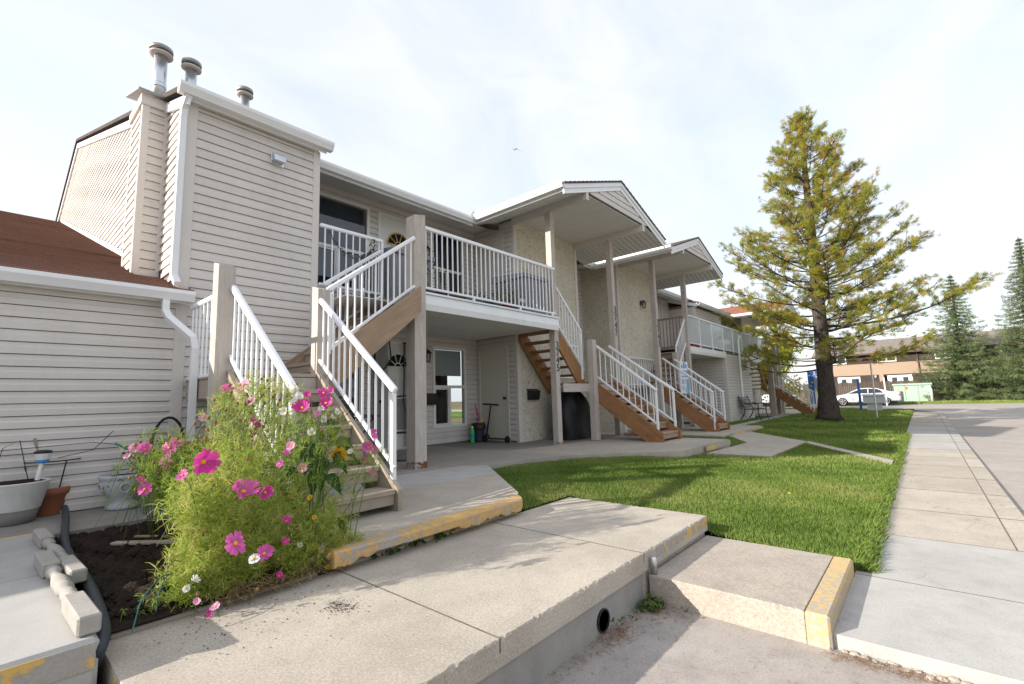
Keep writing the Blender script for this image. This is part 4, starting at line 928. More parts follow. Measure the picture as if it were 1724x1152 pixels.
N = 8
for i in range(N+1):
    x = 15.2+10.05*i/N; box('rail_post', x-.02, x+.02, 5.62, 5.66, 2.48, 3.5, RAILW, r)
    if i < N:
        MB().add([(x+.03, 5.648, 2.62), (x+10.05/N-.03, 5.648, 2.62), (x+10.05/N-.03, 5.648, 3.46), (x+.03, 5.648, 3.46)], [(0, 1, 2, 3)]).build('rail_panel', PLEXI, r, fix=False)
        for k in range(1, 10): box('baluster', x+.125*k-.008, x+.125*k+.008, 5.66, 5.676, 2.6, 3.46, RAILW, r, .002)
railing(B2, (15.2, 5.75, 3.45), (15.2, 7.4, 3.45), .95, 14, (False, False), .06, .06, .025, TANW)
# ---- stair 4 (far)
S4 = staircase('far wooden staircase with white rails beside the parked white van', (26.4, 4.8, -.2))
flight(S4, (25.75, 4.0, -.2), (0, 1, 0), (1, 0, 0), 6, .185, .24, 1.0, TANW, BRNW); post('post', 25.5, 5.5, -.2, 2.3, S4, .2); post('post', 26.85, 5.55, -.2, 3.3, S4, .18)
for i in range(6): box('landing_board', 25.4, 26.9, 5.46+.17*i, 5.46+.17*i+.16, 1.05, 1.09, TANW, S4)
railing(S4, (25.78, 4.0, .85), (25.78, 5.45, 1.95), .7, 10, (True, False), zfoot=(-.15, 0)); railing(S4, (26.72, 4.0, .85), (26.72, 5.45, 1.95), .7, 10, (True, False), zfoot=(-.15, 0))
flight(S4, (25.4, 5.7, 1.1), (-1, 0, 0), (0, 1, 0), 6, .185, .2, .95, BRNW, BRNW, foot=False, skirt=0, depth=.25)
# ================================================================== THINGS NEAR THE HOUSE
wall_lamp(Face('-y', YR-.015), 6.20, 1.90, 'black lantern beside ground-floor window under the first balcony'); wall_lamp(Face('-y', YR-.015), 6.20, 4.15, 'black lantern on upper wall behind the first balcony railing'); wall_lamp(Face('-y', YS), 14.0, 3.86, 'black lantern on the stucco wall under the second canopy')
mailbox(Face('-y', YR-.015), 6.28, .98, 'black mailbox on siding beside ground-floor window'); mailbox(Face('-y', YS), 8.22, 1.02, 'black mailbox on the stucco wall beside cream door')
SCRN = pmat('door_mesh_curtain', (.06, .065, .07), .15, 8, 120, .8, .1)
sc = thing('mesh_door_curtain', (5.5, 7.75, 0), 'black mesh door curtain with folded corner at ground-floor door', 'curtain')
_ma, _nt, _N, _L, _b = nodes('thin_mesh'); _t = _N.new('ShaderNodeBsdfTransparent'); _m = _N.new('ShaderNodeMixShader'); _m.inputs[0].default_value = .4; _b.inputs['Base Color'].default_value = (.05, .05, .055, 1); _b.inputs['Roughness'].default_value = .9
_L.new(_t.outputs[0], _m.inputs[1]); _L.new(_b.outputs[0], _m.inputs[2]); _L.new(_m.outputs[0], _N['Material Output'].inputs[0]); THIN = _ma
for (a0, a1, nm) in ((4.95, 5.25, 0), (5.62, 6.1, 1)):
    V = []; F = []
    for i in range(9):
        for j in range(13): V.append((a0+(a1-a0)*i/8, YR-.085+.012*math.sin(i*1.9+j*.4), .05+2.06*j/12))
    for i in range(8):
        for j in range(12): F.append([i*13+j, i*13+j+1, (i+1)*13+j+1, (i+1)*13+j])
    MB().add(V, F).build('mesh_panel', THIN, sc, True)
mb = MB()
for P in ([(4.95, YR-.09, .05), (4.95, YR-.09, 2.1), (5.28, YR-.09, 2.1), (5.30, YR-.12, 1.75), (5.05, YR-.12, 1.45)], [(5.6, YR-.09, 2.1), (6.1, YR-.09, 2.1)], [(5.63, YR-.09, 2.1), (5.62, YR-.1, 1.4), (5.60, YR-.1, .9), (5.72, YR-.12, .55), (5.85, YR-.12, .1)]): mb.tube(P, .016, 5)
mb.build('hem', BLACK, sc)
# patio chairs and table
def patio_chair(x, y, rot, label):
    t = thing('patio_chair', (x, y, 0), label, 'chair', 'patio chairs under the balcony'); M = T(x, y, 0) @ RZ(rot)
    mesh_ = MB().box(-.22, .22, -.02, .0, .47, .98).build('back_sling', THIN, t, M=M); MB().box(-.22, .22, .0, .42, .43, .44).build('seat_sling', SCREEN, t, M=M)
    for s in (-1, 1):
        MB().tube([(s*.24, -.02, 1.0), (s*.24, 0, .45), (s*.24, .22, .03), (s*.24, .42, .02)], .013, 6).build('side_frame', BLKM, t, M=M)
        MB().tube([(s*.25, .42, .44), (s*.25, .02, .02)], .012, 6).build('leg', BLKM, t, M=M); MB().tube([(s*.25, 0, .66), (s*.25, .25, .68), (s*.25, .42, .66), (s*.25, .42, .44)], .012, 6).build('arm_rest', BLKM, t, M=M)
    MB().tube([(-.24, -.02, 1.0), (0, -.02, 1.03), (.24, -.02, 1.0)], .013, 6).build('top_rail', BLKM, t, M=M); MB().tube([(-.24, .42, .02), (.24, .42, .02)], .012, 6).build('floor_bar', BLKM, t, M=M)
patio_chair(4.75, 6.55, 2.6, 'black sling patio chair behind the big post under the balcony'); patio_chair(3.75, 6.75, .4, 'black sling patio chair half hidden behind the stair rail')
tb = thing('patio_table', (4.1, 7.25, 0), 'glass-topped black patio table behind the grey stair', 'table')
MB().lathe([(.5, .70), (.5, .712)], (4.1, 7.2, 0), 28).build('glass_top', glassmat('table_glass', (.5, .6, .6)), tb); mb = MB(); mb.tube([(4.1+.5*math.cos(a), 7.2+.5*math.sin(a), .705) for a in np.linspace(0, 6.2832, 25)], .013, 6); mb.build('rim', BLKM, tb)
for k in range(4):
    a = .78+k*1.571; MB().tube([(4.1+.42*math.cos(a), 7.2+.42*math.sin(a), .70), (4.1+.2*math.cos(a), 7.2+.2*math.sin(a), .35), (4.1+.42*math.cos(a), 7.2+.42*math.sin(a), 0)], .014, 6).build('leg', BLKM, tb)
# bin, bottle, scooter
c = px(803, 744, 'z', 0); c = Vector((7.50, 7.58, 0))
bn = thing('waste_bin', c, 'small dark bin with black bag and toys by cream door', 'bin'); MB().lathe([(.125, 0), (.13, .03), (.13, .05), (.14, .30), (.15, .33), (.135, .33), (.12, .05)], c, 20).build('bucket', pmat('dark_blue_plastic', (.03, .04, .055), .1, 5, 30, .4, .4), bn, True)
MB().lathe([(.155, .26), (.165, .30), (.158, .40), (.12, .415), (.06, .38)], c, 16).build('bag', BLACK, bn, True)
for (dx, dy, z, cc, nm) in ((-.03, -.05, .44, (.75, .2, .05), 'orange_toy'), (.02, -.07, .46, (.7, .5, .15), 'yellow_toy'), (.0, .03, .50, (.05, .2, .6), 'blue_toy')): MB().lathe([(.0, -.05), (.03, -.03), (.034, .01), (.015, .04), (0, .05)], c+Vector((dx, dy, z)), 10).build(nm, pmat(nm, cc, .05, 3, 10, .4, .4), bn, True)
MB().tube([c+Vector((.06, .0, .4)), c+Vector((.02, .06, .62)), c+Vector((.0, .1, .85))], [.02, .022, .008], 7).build('pink_pool_noodle', pmat('pink_foam', (.6, .08, .2), .1, 4, 20, .6, .3), bn, True)
c = Vector((7.22, 7.50, 0)); bo = thing('bottle', c, 'bright green bottle with white cap standing by the bin', 'bottle'); MB().lathe([(.045, 0), (.048, .01), (.048, .27), (.03, .31), (.022, .32)], c, 16).build('bottle_body', pmat('green_plastic', (.05, .5, .09), .05, 3, 20, .35, .4), bo, True); MB().lathe([(.026, .32), (.026, .36), (.0, .362)], c, 12).build('cap', VINYL, bo); MB().lathe([(.0492, .11), (.0492, .20)], c, 16).build('label_band', pmat('blue_label', (.03, .3, .5), .05, 3, 20, .5, .3), bo)
s = thing('kick_scooter', (7.45, 6.95, 0), 'black folding kick scooter leaning by the cream door', 'scooter'); a = Vector((7.50, 7.38, .075)); b = Vector((7.50, 6.72, .075)); RED = pmat('red_rim', (.25, .02, .02), .1, 5, 20, .4, .4)
for p in (a, b):
    Mw = T(*p) @ Matrix.Rotation(R_(90), 4, 'Y'); wh = MB().lathe([(.045, -.018), (.07, -.018), (.075, -.008), (.075, .008), (.07, .018), (.045, .018)], seg=20, M=Mw).build('wheel', BLACK, s, True); MB().lathe([(.0, -.012), (.047, -.014), (.047, .014), (.0, .012)], seg=16, M=Mw).build('rim', RED, wh)
MB().box(7.45, 7.55, 6.78, 7.24, .07, .095).build('deck_plate', BLKM, s); MB().tube([(7.5, 7.24, .08), (7.5, 7.33, .2), (7.5, 7.36, .12)], .022, 8).build('fork', BLKM, s); MB().tube([(7.5, 7.34, .14), (7.5, 7.25, .5), (7.5, 7.185, .82)], [.02, .018, .016], 8).build('stem', BLKM, s); MB().tube([(7.32, 7.25, .83), (7.5, 7.185, .82), (7.68, 7.12, .80)], .02, 8).build('handlebar', BLACK, s)
# covered barbecue under stair 2
bq = thing('covered_barbecue', (8.95, 6.1, 0), 'barbecue under a loose black cover beneath the brown stair', 'barbecue'); V = []; F = []; nz, na = 14, 36
for j in range(nz+1):
    q = j/nz; z = 1.10*q
    for i in range(na):
        a = 2*math.pi*i/na; ex = .62*(1-.06*q) if q < .55 else .62*(1-.06*q)*max(0, 1-((q-.55)/.47)**2)**.6; ey = ex*.52
        cs, sn = math.cos(a), math.sin(a); k = (abs(cs)**3+abs(sn)**3)**(-1/3); w = 1+.035*math.sin(a*7+q*3)+.03*math.sin(a*13-q*7)*(1-q)+.04*math.sin(q*9+a*3)
        V.append((9.0+ex*cs*k*w*.85, 6.08+ey*sn*k*w, z+.02*math.sin(a*5)*(q > .7)+.003))
for j in range(nz):
    for i in range(na): F.append([j*na+i, j*na+(i+1) % na, (j+1)*na+(i+1) % na, (j+1)*na+i])
F.append([nz*na+i for i in range(na)]); MB().add(V, F).build('fabric_cover', pmat('black_nylon', (.012, .012, .014), .3, 3, 30, .5, .35, 0, .5, 9, .03), bq, True)
# balcony 1 things: grey storage boxes, plants, string lights
GREYR = pmat('grey_resin', (.25, .25, .27), .05, 3, 30, .6, .3)
def storage(x0, x1, y0, y1, z0, h, label):
    t = thing('storage_box', ((x0+x1)/2, (y0+y1)/2, z0), label, 'storage box'); b = box('box_body', x0, x1, y0, y1, z0+.003, z0+h-.12, GREYR, t, .01)
    n = 8
    for i in range(n):
        x = x0+(x1-x0)*(i+.5)/n; box('panel_rib', x-.02, x+.02, y0-.010, y0+.002, z0+.05, z0+h-.15, GREYR, b)
    for i in range(5):
        y = y0+(y1-y0)*(i+.5)/5; box('panel_rib', x0-.010, x0+.002, y-.03, y+.03, z0+.05, z0+h-.15, GREYR, b)
    MB().prism([(x0-.03, y0-.03, z0+h-.115), (x0-.03, y1+.03, z0+h-.115), (x0-.03, y1+.03, z0+h+.03), (x0-.03, y0-.03, z0+h-.04)], (x1-x0+.06, 0, 0)).build('lid', GREYR, t); return t
storage(4.24, 5.05, 6.15, 6.95, 2.5, .93, 'tall grey resin storage box on balcony beside the upper door'); storage(6.95, 7.62, 5.66, 6.50, 2.5, .92, 'grey resin storage box by the right-hand balcony post')
LEAFG = leafmat('green_leaf', [(0, (.035, .075, .015)), (.5, (.07, .13, .03)), (1, (.16, .2, .05))], .5, .3)
def leafcloud(P, size, tints, aspect=.45):
    n = len(P); a = rng.normal(0, 1, (n, 3)); a /= np.linalg.norm(a, axis=1)[:, None]; b = rng.normal(0, 1, (n, 3)); b -= a*(a*b).sum(1)[:, None]; b /= np.linalg.norm(b, axis=1)[:, None]
    s = size*rng.uniform(.6, 1.3, n)[:, None]; a = a*s; b = b*s*aspect
    return np.stack([P-a, P-a*.1+b, P+a, P-a*.1-b], 1).reshape(-1, 3), tints
def potplant(x, y, z, r, h, label, potm, ph=.3, n=90, sz=.03, tint=(.2, .8), grp=None):
    t = thing('potted_plant', (x, y, z), label, 'potted plant', grp); MB().lathe([(r*.72, .002), (r*.75, .01), (r*.95, h*.82), (r*1.05, h*.82), (r*1.07, h), (r*.95, h), (r*.9, h*.85), (0, h*.85)], (x, y, z), 18).build('pot', potm, t, True)
    if n:
        P = np.array([[x, y, z+h]])+rng.normal(0, 1, (n, 3))*[r*.8, r*.8, ph*.28]+[0, 0, ph*.45]; P[:, 2] = np.maximum(P[:, 2], z+h*.9)
        put('leaves', tris_mesh(*(lambda q: (q[0], 4, q[1]))(leafcloud(P, sz, rng.uniform(*tint, n)))), LEAFG, t)
        mb = MB()
        for i in range(0, n, max(1, n//9)): mb.tube([(x, y, z+h*.8), tuple((np.array([x, y, z+h])+P[i])/2+[0, 0, .02]), tuple(P[i])], .004, 4, False)
        mb.build('stems', TANW, t)
    return t
TERRA = pmat('terracotta', (.33, .13, .075), .12, 5, 40, .8, .2, 0, .2, 60); GPOT = pmat('grey_pot', (.22, .22, .22), .1, 5, 40, .7, .2); DPOT = pmat('brown_pot', (.16, .09, .07), .1, 5, 40, .7, .2); RPOT = pmat('red_tray', (.5, .04, .03), .1, 5, 40, .5, .3); BPOT = pmat('blue_grey_pot', (.06, .08, .1), .1, 5, 40, .6, .3)
xs_ = [(4.55, GPOT, .55, 110, 'leafy bare-stemmed plant in grey pot beside the big balcony post'), (4.85, DPOT, .5, 60, 'sparse plant with yellow leaves in brown pot on balcony'), (5.65, GPOT, .16, 40, 'low plant in grey pot behind the balcony railing'), (5.95, BPOT, .18, 50, 'low plant in blue-grey pot on balcony edge'), (6.35, RPOT, .6, 110, 'tall plant in red pot behind balcony railing'), (6.62, DPOT, .42, 160, 'bushy dark plant in brown pot beside grey storage box'), (5.3, DPOT, .1, 30, 'seedling in brown pot below the upper window'), (6.15, GPOT, .35, 70, 'thin green plant in grey pot next to red pot')]
for x, m_, ph, n, lb in xs_: potplant(x, 5.66+random.uniform(0, .1), 2.501, .11, .16, lb, m_, ph, n, .028)
sl = MB(); pts = []
for i in range(26):
    q = i/25; pts.append((3.2+.75*q, 6.20, 3.40-.28*math.sin(q*3.14)**.8+.03*math.sin(i*2.1)-.05*q))
sl.tube(pts, .006, 4); tail = [(3.95, 6.2, 3.45)]
for i in range(14): tail.append((3.9+.04*math.sin(i*1.7), 6.2, 3.45-.03*i))
sl.tube(tail, .006, 4)
for p in pts[::2]+tail[::2]: sl.tube([p, (p[0]+random.uniform(-.02, .02), p[1]-.01, p[2]-.035)], [.006, .009], 5)
tag(sl.build('string_lights', pmat('dark_green_wire', (.01, .035, .02), .1, 5, 20, .5, .3)), 'dark green fairy lights drooping from white rail by upper window', 'string lights')
# deck 2: green covered thing, red crate
gc = MB(); V = []; F = []
for j in range(7):
    q = j/6; r = .95*math.sqrt(max(0, 1-q**2.2))
    for i in range(20): a = 6.2832*i/20; V.append((21.6+r*.75*math.cos(a)*(1+.05*math.sin(5*a)), 6.2+r*.45*math.sin(a), 2.5+1.38*q))
for j in range(6):
    for i in range(20): F.append([j*20+i, j*20+(i+1) % 20, (j+1)*20+(i+1) % 20, (j+1)*20+i])
gt = gc.add(V, F).build('tarp_covered_table', pmat('green_tarp', (.10, .25, .19), .1, 3, 20, .5, .3, 0, .5, 6, .05), None, True); tag(gt, 'green tarp heaped over a table on the second balcony', 'covered table')
rc = thing('crate', (16.3, 5.8, 2.48), 'red plastic crate on the second balcony floor', 'crate'); box('crate_body', 15.95, 16.6, 5.74, 6.0, 2.483, 2.72, pmat('red_plastic', (.55, .05, .06), .1, 5, 20, .4, .4), rc); box('crate_rim', 15.93, 16.62, 5.72, 6.02, 2.70, 2.735, RPOT, rc)
# sign on stair 3
c = px(1152, 633, 'y', 5.25); sg = thing('sign_board', (c.x, 5.25, c.z), 'white sign with blue print fixed to the stair rail', 'sign'); box('board', c.x-.30, c.x+.30, 5.24, 5.25, c.z-.52, c.z+.42, pmat('sign_white', (.72, .76, .8), .03, 3, 20, .4, .4, bmp=0), sg)
SB = pmat('sign_blue', (.06, .22, .50), .05, 3, 20, .4, .4, bmp=0); SB2 = pmat('sign_light_blue', (.15, .42, .66), .05, 3, 20, .4, .4, bmp=0)
def print_(x0, x1, z0, z1, m_=SB): box('blue_print', c.x+x0, c.x+x1, 5.236, 5.2395, c.z+z0, c.z+z1, m_, sg, .0005)
for (x0, x1, z0, z1) in ((-.05, .05, .22, .40), (-.2, -.12, .22, .32), (.10, .2, .24, .34), (-.22, -.16, .06, .16), (-.12, -.02, .06, .16), (.02, .1, .06, .16), (.16, .26, .06, .16), (-.22, -.05, -.04, .0), (.0, .24, -.03, .0)): print_(x0, x1, z0, z1)
for (x0, x1, z0, z1) in ((-.22, -.1, -.24, -.1), (-.05, .06, -.24, -.1), (.12, .28, -.50, -.1), (-.2, -.1, -.42, -.3), (-.04, .08, -.48, -.32)): print_(x0, x1, z0, z1, SB2)
# park bench
bc = thing('park_bench', (20.9, 5.25, -.15), 'black metal slatted park bench against the lower siding wall', 'bench'); M = T(20.6, 5.15, -.16)
for i in range(5): MB().box(-.6, .6, -.28+.1*i, -.21+.1*i, .40, .425).build('slat', BLKM, bc, M=M)
for i in range(6): MB().prism([(-.6, .20+.03*i, .47+.075*i), (-.6, .225+.03*i, .47+.075*i), (-.6, .245+.03*i, .525+.075*i), (-.6, .22+.03*i, .525+.075*i)], (1.2, 0, 0)).build('back_slat', BLKM, bc, M=M)
for s in (-.6, .6):
    MB().tube([(s, -.36, .0), (s, -.28, .25), (s, -.28, .42), (s, -.3, .58), (s, -.2, .63), (s, .05, .62), (s, .22, .66)], .02, 6).build('arm_frame', BLKM, bc, M=M); MB().tube([(s, .38, .0), (s, .22, .25), (s, .2, .45), (s, .4, .95)], .02, 6).build('back_leg', BLKM, bc, M=M)
# downspout extension on the ground near post 3747
tag(MB().tube([(10.3, 5.35, .12), (10.25, 4.95, .05), (10.2, 4.55, .03)], .05, 6).build('downspout_extension', WHITE), 'white downspout extension lying on ground behind the brown stair', 'pipe')

# ------------------------------------------------------------------ left corner clutter
ov = {}
c = px(18, 882, 'z', -.03); t = thing('planter_bowl', c, 'large white plastic planter bowl with dark base by wall', 'planter')
MB().lathe([(.13, .0), (.145, .01), (.175, .12)], c, 28).build('base', pmat('dark_stone', (.20, .20, .18), .15, 6, 50, .8, .2), t, True); MB().lathe([(.172, .115), (.18, .125), (.225, .34), (.235, .35), (.225, .355), (.215, .335), (0, .33)], c, 32).build('bowl', pmat('off_white_plastic', (.74, .74, .72), .08, 6, 40, .5, .3, dirt=((.4, .38, .34), .35)), t, True)
mb = MB(); mb.lathe([(.0, .332), (.215, .337), (.18, .35), (.06, .36)], c, 20); mb.build('potting_soil', SOIL, t)
pw = thing('solar_light', c+Vector((.1, -.08, .4)), 'small blue and white solar stake light in planter bowl', 'garden light'); p = c+Vector((.13, -.03, .30)); LBL = pmat('light_blue_plastic', (.04, .25, .65), .05, 3, 20, .4, .4)
MB().tube([p, p+Vector((.03, 0, .22))], .018, 8).build('stake', VINYL, pw); MB().lathe([(.03, .0), (.045, .01), (.045, .03), (.02, .035)], p+Vector((.03, 0, .2)), 12).build('blue_ring', LBL, pw); MB().lathe([(.045, 0), (.06, .05), (.06, .055)], p+Vector((.03, 0, .23)), 12).build('lens', VINYL, pw); MB().lathe([(.062, .0), (.062, .02), (.03, .03), (0, .03)], p+Vector((.03, 0, .285)), 12).build('solar_panel', BLACK, pw)
c = px(80, 866, 'z', -.03); t = thing('terracotta_pot', c, 'red-brown plastic flower pot with wire cage and wooden stakes', 'flower pot')
MB().lathe([(.11, .0), (.115, .01), (.14, .18), (.152, .185), (.16, .25), (.148, .25), (.14, .22), (0, .22)], c, 28).build('pot', TERRA, t, True)
mb = MB(); mb.tube([c+Vector((.21*math.cos(a), .21*math.sin(a), .50)) for a in np.linspace(0, 6.28, 22)], .006, 5)
for k in range(4): a = k*1.57+.4; mb.tube([c+Vector((.21*math.cos(a), .21*math.sin(a), .50)), c+Vector((.14*math.cos(a), .14*math.sin(a), .25))], .006, 5)
mb.build('wire_cage', BLKM, t); beam('stake', c+Vector((-.02, -.05, .22)), c+Vector((-.14, -.08, .72)), .03, .02, OLDW, t); beam('stake', c+Vector((.04, .0, .22)), c+Vector((.05, .0, .52)), .05, .02, TANW, t)
tw = MB(); 
for P in ([(-.2, 6.1, .55), (.2, 6.12, .60), (.8, 6.15, .62), (1.0, 6.18, .58)], [(.15, 6.1, .3), (.2, 6.1, .62), (.3, 6.1, .68), (.38, 6.1, .3)], [(.55, 6.08, .5), (.8, 6.1, .55), (.95, 6.16, .72)]): tw.tube(P, .004, 4)
tag(tw.build('bent_wire', BLKM), 'thin bent wire trellis leaning on siding above the pots', 'wire')
c = px(203, 856, 'z', -.03); c = Vector((c.x+.03, c.y, -.03)); t = thing('garden_urn', c, 'grey ornate garden urn with ring relief by wall', 'urn'); STONE = pmat('grey_painted_stone', (.42, .43, .44), .12, 6, 60, .7, .3, 0, .4, 30, .01)
MB().lathe([(.13, 0), (.15, .01), (.15, .035), (.115, .06), (.105, .085), (.15, .13), (.19, .20), (.205, .27), (.20, .285), (.215, .30), (.215, .33), (.20, .335), (.19, .31), (0, .30)], c, 36).build('urn_body', STONE, t, True); MB().lathe([(0, .302), (.19, .31)], c, 24).build('potting_soil', SOIL, t)
dv = (Vector((CAM.x, CAM.y, 0))-Vector((c.x, c.y, 0))).normalized(); sd_ = Vector((-dv.y, dv.x, 0))
for an in (0, 1.2, -1.2):
    d2 = Matrix.Rotation(an, 3, 'Z') @ dv; s2_ = Vector((-d2.y, d2.x, 0)); q = c+d2*.205+Vector((0, 0, .215)); MB().tube([q+s2_*.04*math.cos(a)+Vector((0, 0, .04*math.sin(a))) for a in np.linspace(0, 6.28, 14)], .008, 6).build('ring_relief', STONE, t, True)
# concrete block planter with plant
c = px(268, 860, 'z', -.05); t = thing('block_planter', c, 'square grey block planter with ferny plant behind the flowers', 'planter'); CB = pmat('painted_block', (.24, .25, .27), .15, 6, 60, .8, .2, dirt=((.04, .04, .04), .7))
c = Vector((1.30, 5.45, -.03)); box('block', c.x-.19, c.x+.19, c.y-.19, c.y+.19, -.028, .28, CB, t, .01)
P = c+Vector((0, 0, .38)); PP = rng.normal(0, 1, (260, 3))*[.16, .13, .09]+[P.x, P.y, P.z]; put('leaves', tris_mesh(leafcloud(PP, .035, 0, .25)[0], 4, rng.uniform(0, .7, 260)), LEAFG, t)
# bucket and garden tools near the downpipe
c = Vector((1.42, 5.72, -.03)); t = thing('bucket', c, 'pale blue plastic bucket standing behind the downpipe', 'bucket'); MB().lathe([(.10, .0), (.105, .01), (.13, .55), (.145, .56), (.145, .60), (.13, .60), (.12, .5), (0, .48)], c, 24).build('bucket_body', pmat('pale_blue_plastic', (.42, .50, .55), .05, 4, 20, .5, .3), t, True)
tg = thing('garden_tools', (1.2, 5.9, 0), 'green and red rods of garden tools leaning by wall', 'tools'); MB().tube([(.95, 6.05, .60), (1.40, 5.9, .30)], .012, 6).build('green_rod', pmat('teal_paint', (.08, .22, .17), .1, 5, 20, .5, .3), tg); MB().tube([(1.02, 6.08, .50), (1.4, 5.95, .25)], .014, 6).build('red_rod', pmat('dark_red', (.3, .02, .04), .1, 5, 20, .5, .3), tg)
tag(MB().tube([(1.40+.14*math.cos(a), 6.12, .55+.28*math.sin(a)) for a in np.linspace(0, 6.28, 24)], .014, 6).build('metal_hoop', BLKM), 'dark metal hoop leaning on siding beside the downpipe', 'hoop')
# stacked terracotta pots by the left stair post
t = thing('stacked_pots', (1.34, 4.75, 0), 'two stacked terracotta pots with cosmos beside stair post', 'flower pot'); c = Vector((1.34, 4.72, -.05))
MB().lathe([(.17, .0), (.13, .40), (.12, .41), (0, .41)], c, 24).build('upturned_pot', TERRA, t, True); MB().lathe([(.10, .41), (.105, .42), (.145, .63), (.16, .635), (.165, .69), (.15, .69), (.14, .65), (0, .64)], c, 24).build('pot', TERRA, t, True)
# two turned balusters lying on the platform
BALM = pmat('peeling_white_paint', (.34, .32, .295), .12, 10, 60, .8, .2, 0, .4, 40, .006, dirt=((.25, .2, .15), .5))
def lying(p0, p1, label, w=.072):
    t = thing('turned_baluster', (p0+p1)/2, label, 'baluster', 'loose balusters on the platform'); M, L = frame_of(p0, p1); h = L*.26
    put('square_end', boxm(h, w, w, .008), BALM, t, M @ T(-L/2+h/2, 0, 0)); put('square_end', boxm(h*1.05, w, w, .008), BALM, t, M @ T(L/2-h/2, 0, 0)); r = w/2; m_ = L-2*h; pr = [(.9, 0), (.55, .04), (.9, .08), (.9, .13), (.6, .17), (.5, .22), (.75, .33), (.95, .45), (.98, .52), (.7, .60), (.95, .62), (.95, .66), (.6, .70), (.85, .80), (.6, .90), (.95, .94), (.9, 1)]
    MB().lathe([(r*a, (-m_/2+m_*b)) for a, b in pr], seg=18, M=M @ Matrix.Rotation(R_(90), 4, 'Y')).build('turned_shaft', BALM, t, True)
a_ = px(66, 898, 'z', .04); b_ = px(132, 970, 'z', .04); lying(a_, b_, 'turned wooden baluster lying further up the platform edge'); a_ = px(72, 938, 'z', .042); b_ = px(150, 1052, 'z', .042); lying(a_, b_, 'turned wooden baluster lying at the platform edge by the hose', .078)
# corrugated hose
pts = [px(u, v, 'z', z) for u, v, z in ((108, 852, .06), (112, 868, .03), (108, 900, 0), (112, 930, -.02), (140, 965, -.02), (158, 1000, -.02), (172, 1040, -.02), (176, 1070, -.03), (165, 1100, -.06), (152, 1128, -.2), (147, 1152, -.36), (140, 1190, -.43))]
sp = []
for i in range(len(pts)-1):
    for k in range(14): sp.append(pts[i].lerp(pts[i+1], k/14))
sm = [sum((sp[max(0, min(len(sp)-1, i+d))] for d in range(-7, 8)), Vector())/15 for i in range(len(sp))]
tag(MB().tube(sm, [.023+.003*(i % 2) for i in range(len(sm))], 10).build('corrugated_hose', pmat('dark_blue_grey_hose', (.035, .042, .052), .15, 8, 50, .5, .35), None, True), 'dark corrugated drain hose running along the planting bed', 'hose')
p = px(190, 915, 'z', -.03); q = px(305, 912, 'z', -.03); o = beam('wooden_board', p, q, .055, .02, OLDW); tag(o, 'grey wooden board lying across the dark soil', 'board')
p = px(215, 1005-100, 'z', -.03); o = beam('wood_splinter', px(228, 903, 'z', -.04), px(285, 903, 'z', -.04), .03, .012, TANW); tag(o, 'thin brown wood splinter lying on soil behind the board', 'board')
mb = MB()
for (u0, v0, u1, v1, hh) in ((222, 1065, 305, 1000, .14), (262, 1030, 302, 1000, .12)):
    a = px(u0, v0, 'z', -.08); b = px(u1, v1, 'z', -.08); P = [a]+[a.lerp(b, k/10)+Vector((0, 0, hh*math.sin(math.pi*k/10)**.5+.02)) for k in range(1, 10)]+[b]; mb.tube(P, .0035, 4)
tag(mb.build('wire_edging', pmat('teal_wire', (.05, .16, .16), .1, 5, 20, .5, .3)), 'thin teal wire garden edging in the soil', 'garden edging')

# ------------------------------------------------------------------ flowers
FOL = leafmat('cosmos_thread_leaf', [(0, (.14, .23, .04)), (.5, (.34, .45, .08)), (.85, (.52, .57, .13)), (1, (.56, .48, .22))], .55, .5)
STRAW = leafmat('dry_straw', [(0, (.22, .14, .06)), (1, (.50, .38, .2))], .7, .2)
SEEDM = pmat('seed_head', (.22, .12, .05), .3, 20, 60, .8, .2); STEMG = pmat('green_stem', (.12, .19, .05), .15, 10, 40, .6, .2)
def petalmat(name, c): return leafmat(name, [(0, scaled(c, .72)), (.6, c), (1, scaled(c, 1.25))], .5, .3)
PINK = petalmat('pink_petal', (.74, .14, .46)); DPINK = petalmat('deep_pink_petal', (.62, .055, .33)); LPINK = petalmat('pale_pink_petal', (.78, .36, .58)); WPET = petalmat('white_petal', (.80, .80, .75)); YPET = petalmat('yellow_petal', (.80, .45, .03)); YC = pmat('yellow_centre', (.65, .35, .02), .2, 50, 90, .7, .2); BC = pmat('brown_centre', (.16, .05, .01), .3, 50, 90, .8, .2)
def flower_mesh(np_=8, cup=.12, wid=.42, seed=0):
    r = random.Random(seed); V = []; tn = []
    for k in range(np_):
        a = 2*math.pi*k/np_+r.uniform(-.13, .13); L_ = r.uniform(.8, 1.12); tw = r.uniform(-.3, .3); cu = cup+r.uniform(-.22, .25); wf = r.uniform(.75, 1.08); ca, sa = math.cos(a), math.sin(a); u = r.uniform(.2, .9)
        def P(f, s, z): x, y = f*L_, s; return (x*ca-y*sa, x*sa+y*ca, z+s*tw)
        pr = [(.08, .05), (.45, wid*.58*wf), (.82, wid*.8*wf), (1.0, wid*.56*wf)]; w = wid
        rows = [(f, s, cu*f*f) for f, s in pr]
        for i in range(3):
            (f0, s0, z0), (f1, s1, z1) = rows[i], rows[i+1]
            V += [P(f0, 0, z0-.03), P(f0, s0, z0), P(f1, s1, z1), P(f1 if i < 2 else f1*.9, 0, z1-.05)]; V += [P(f0, -s0, z0), P(f0, 0, z0-.03), P(f1 if i < 2 else f1*.9, 0, z1-.05), P(f1, -s1, z1)]; tn += [min(1, u*(.4+.35*i))]*2
    return tris_mesh(V, 4, tn)
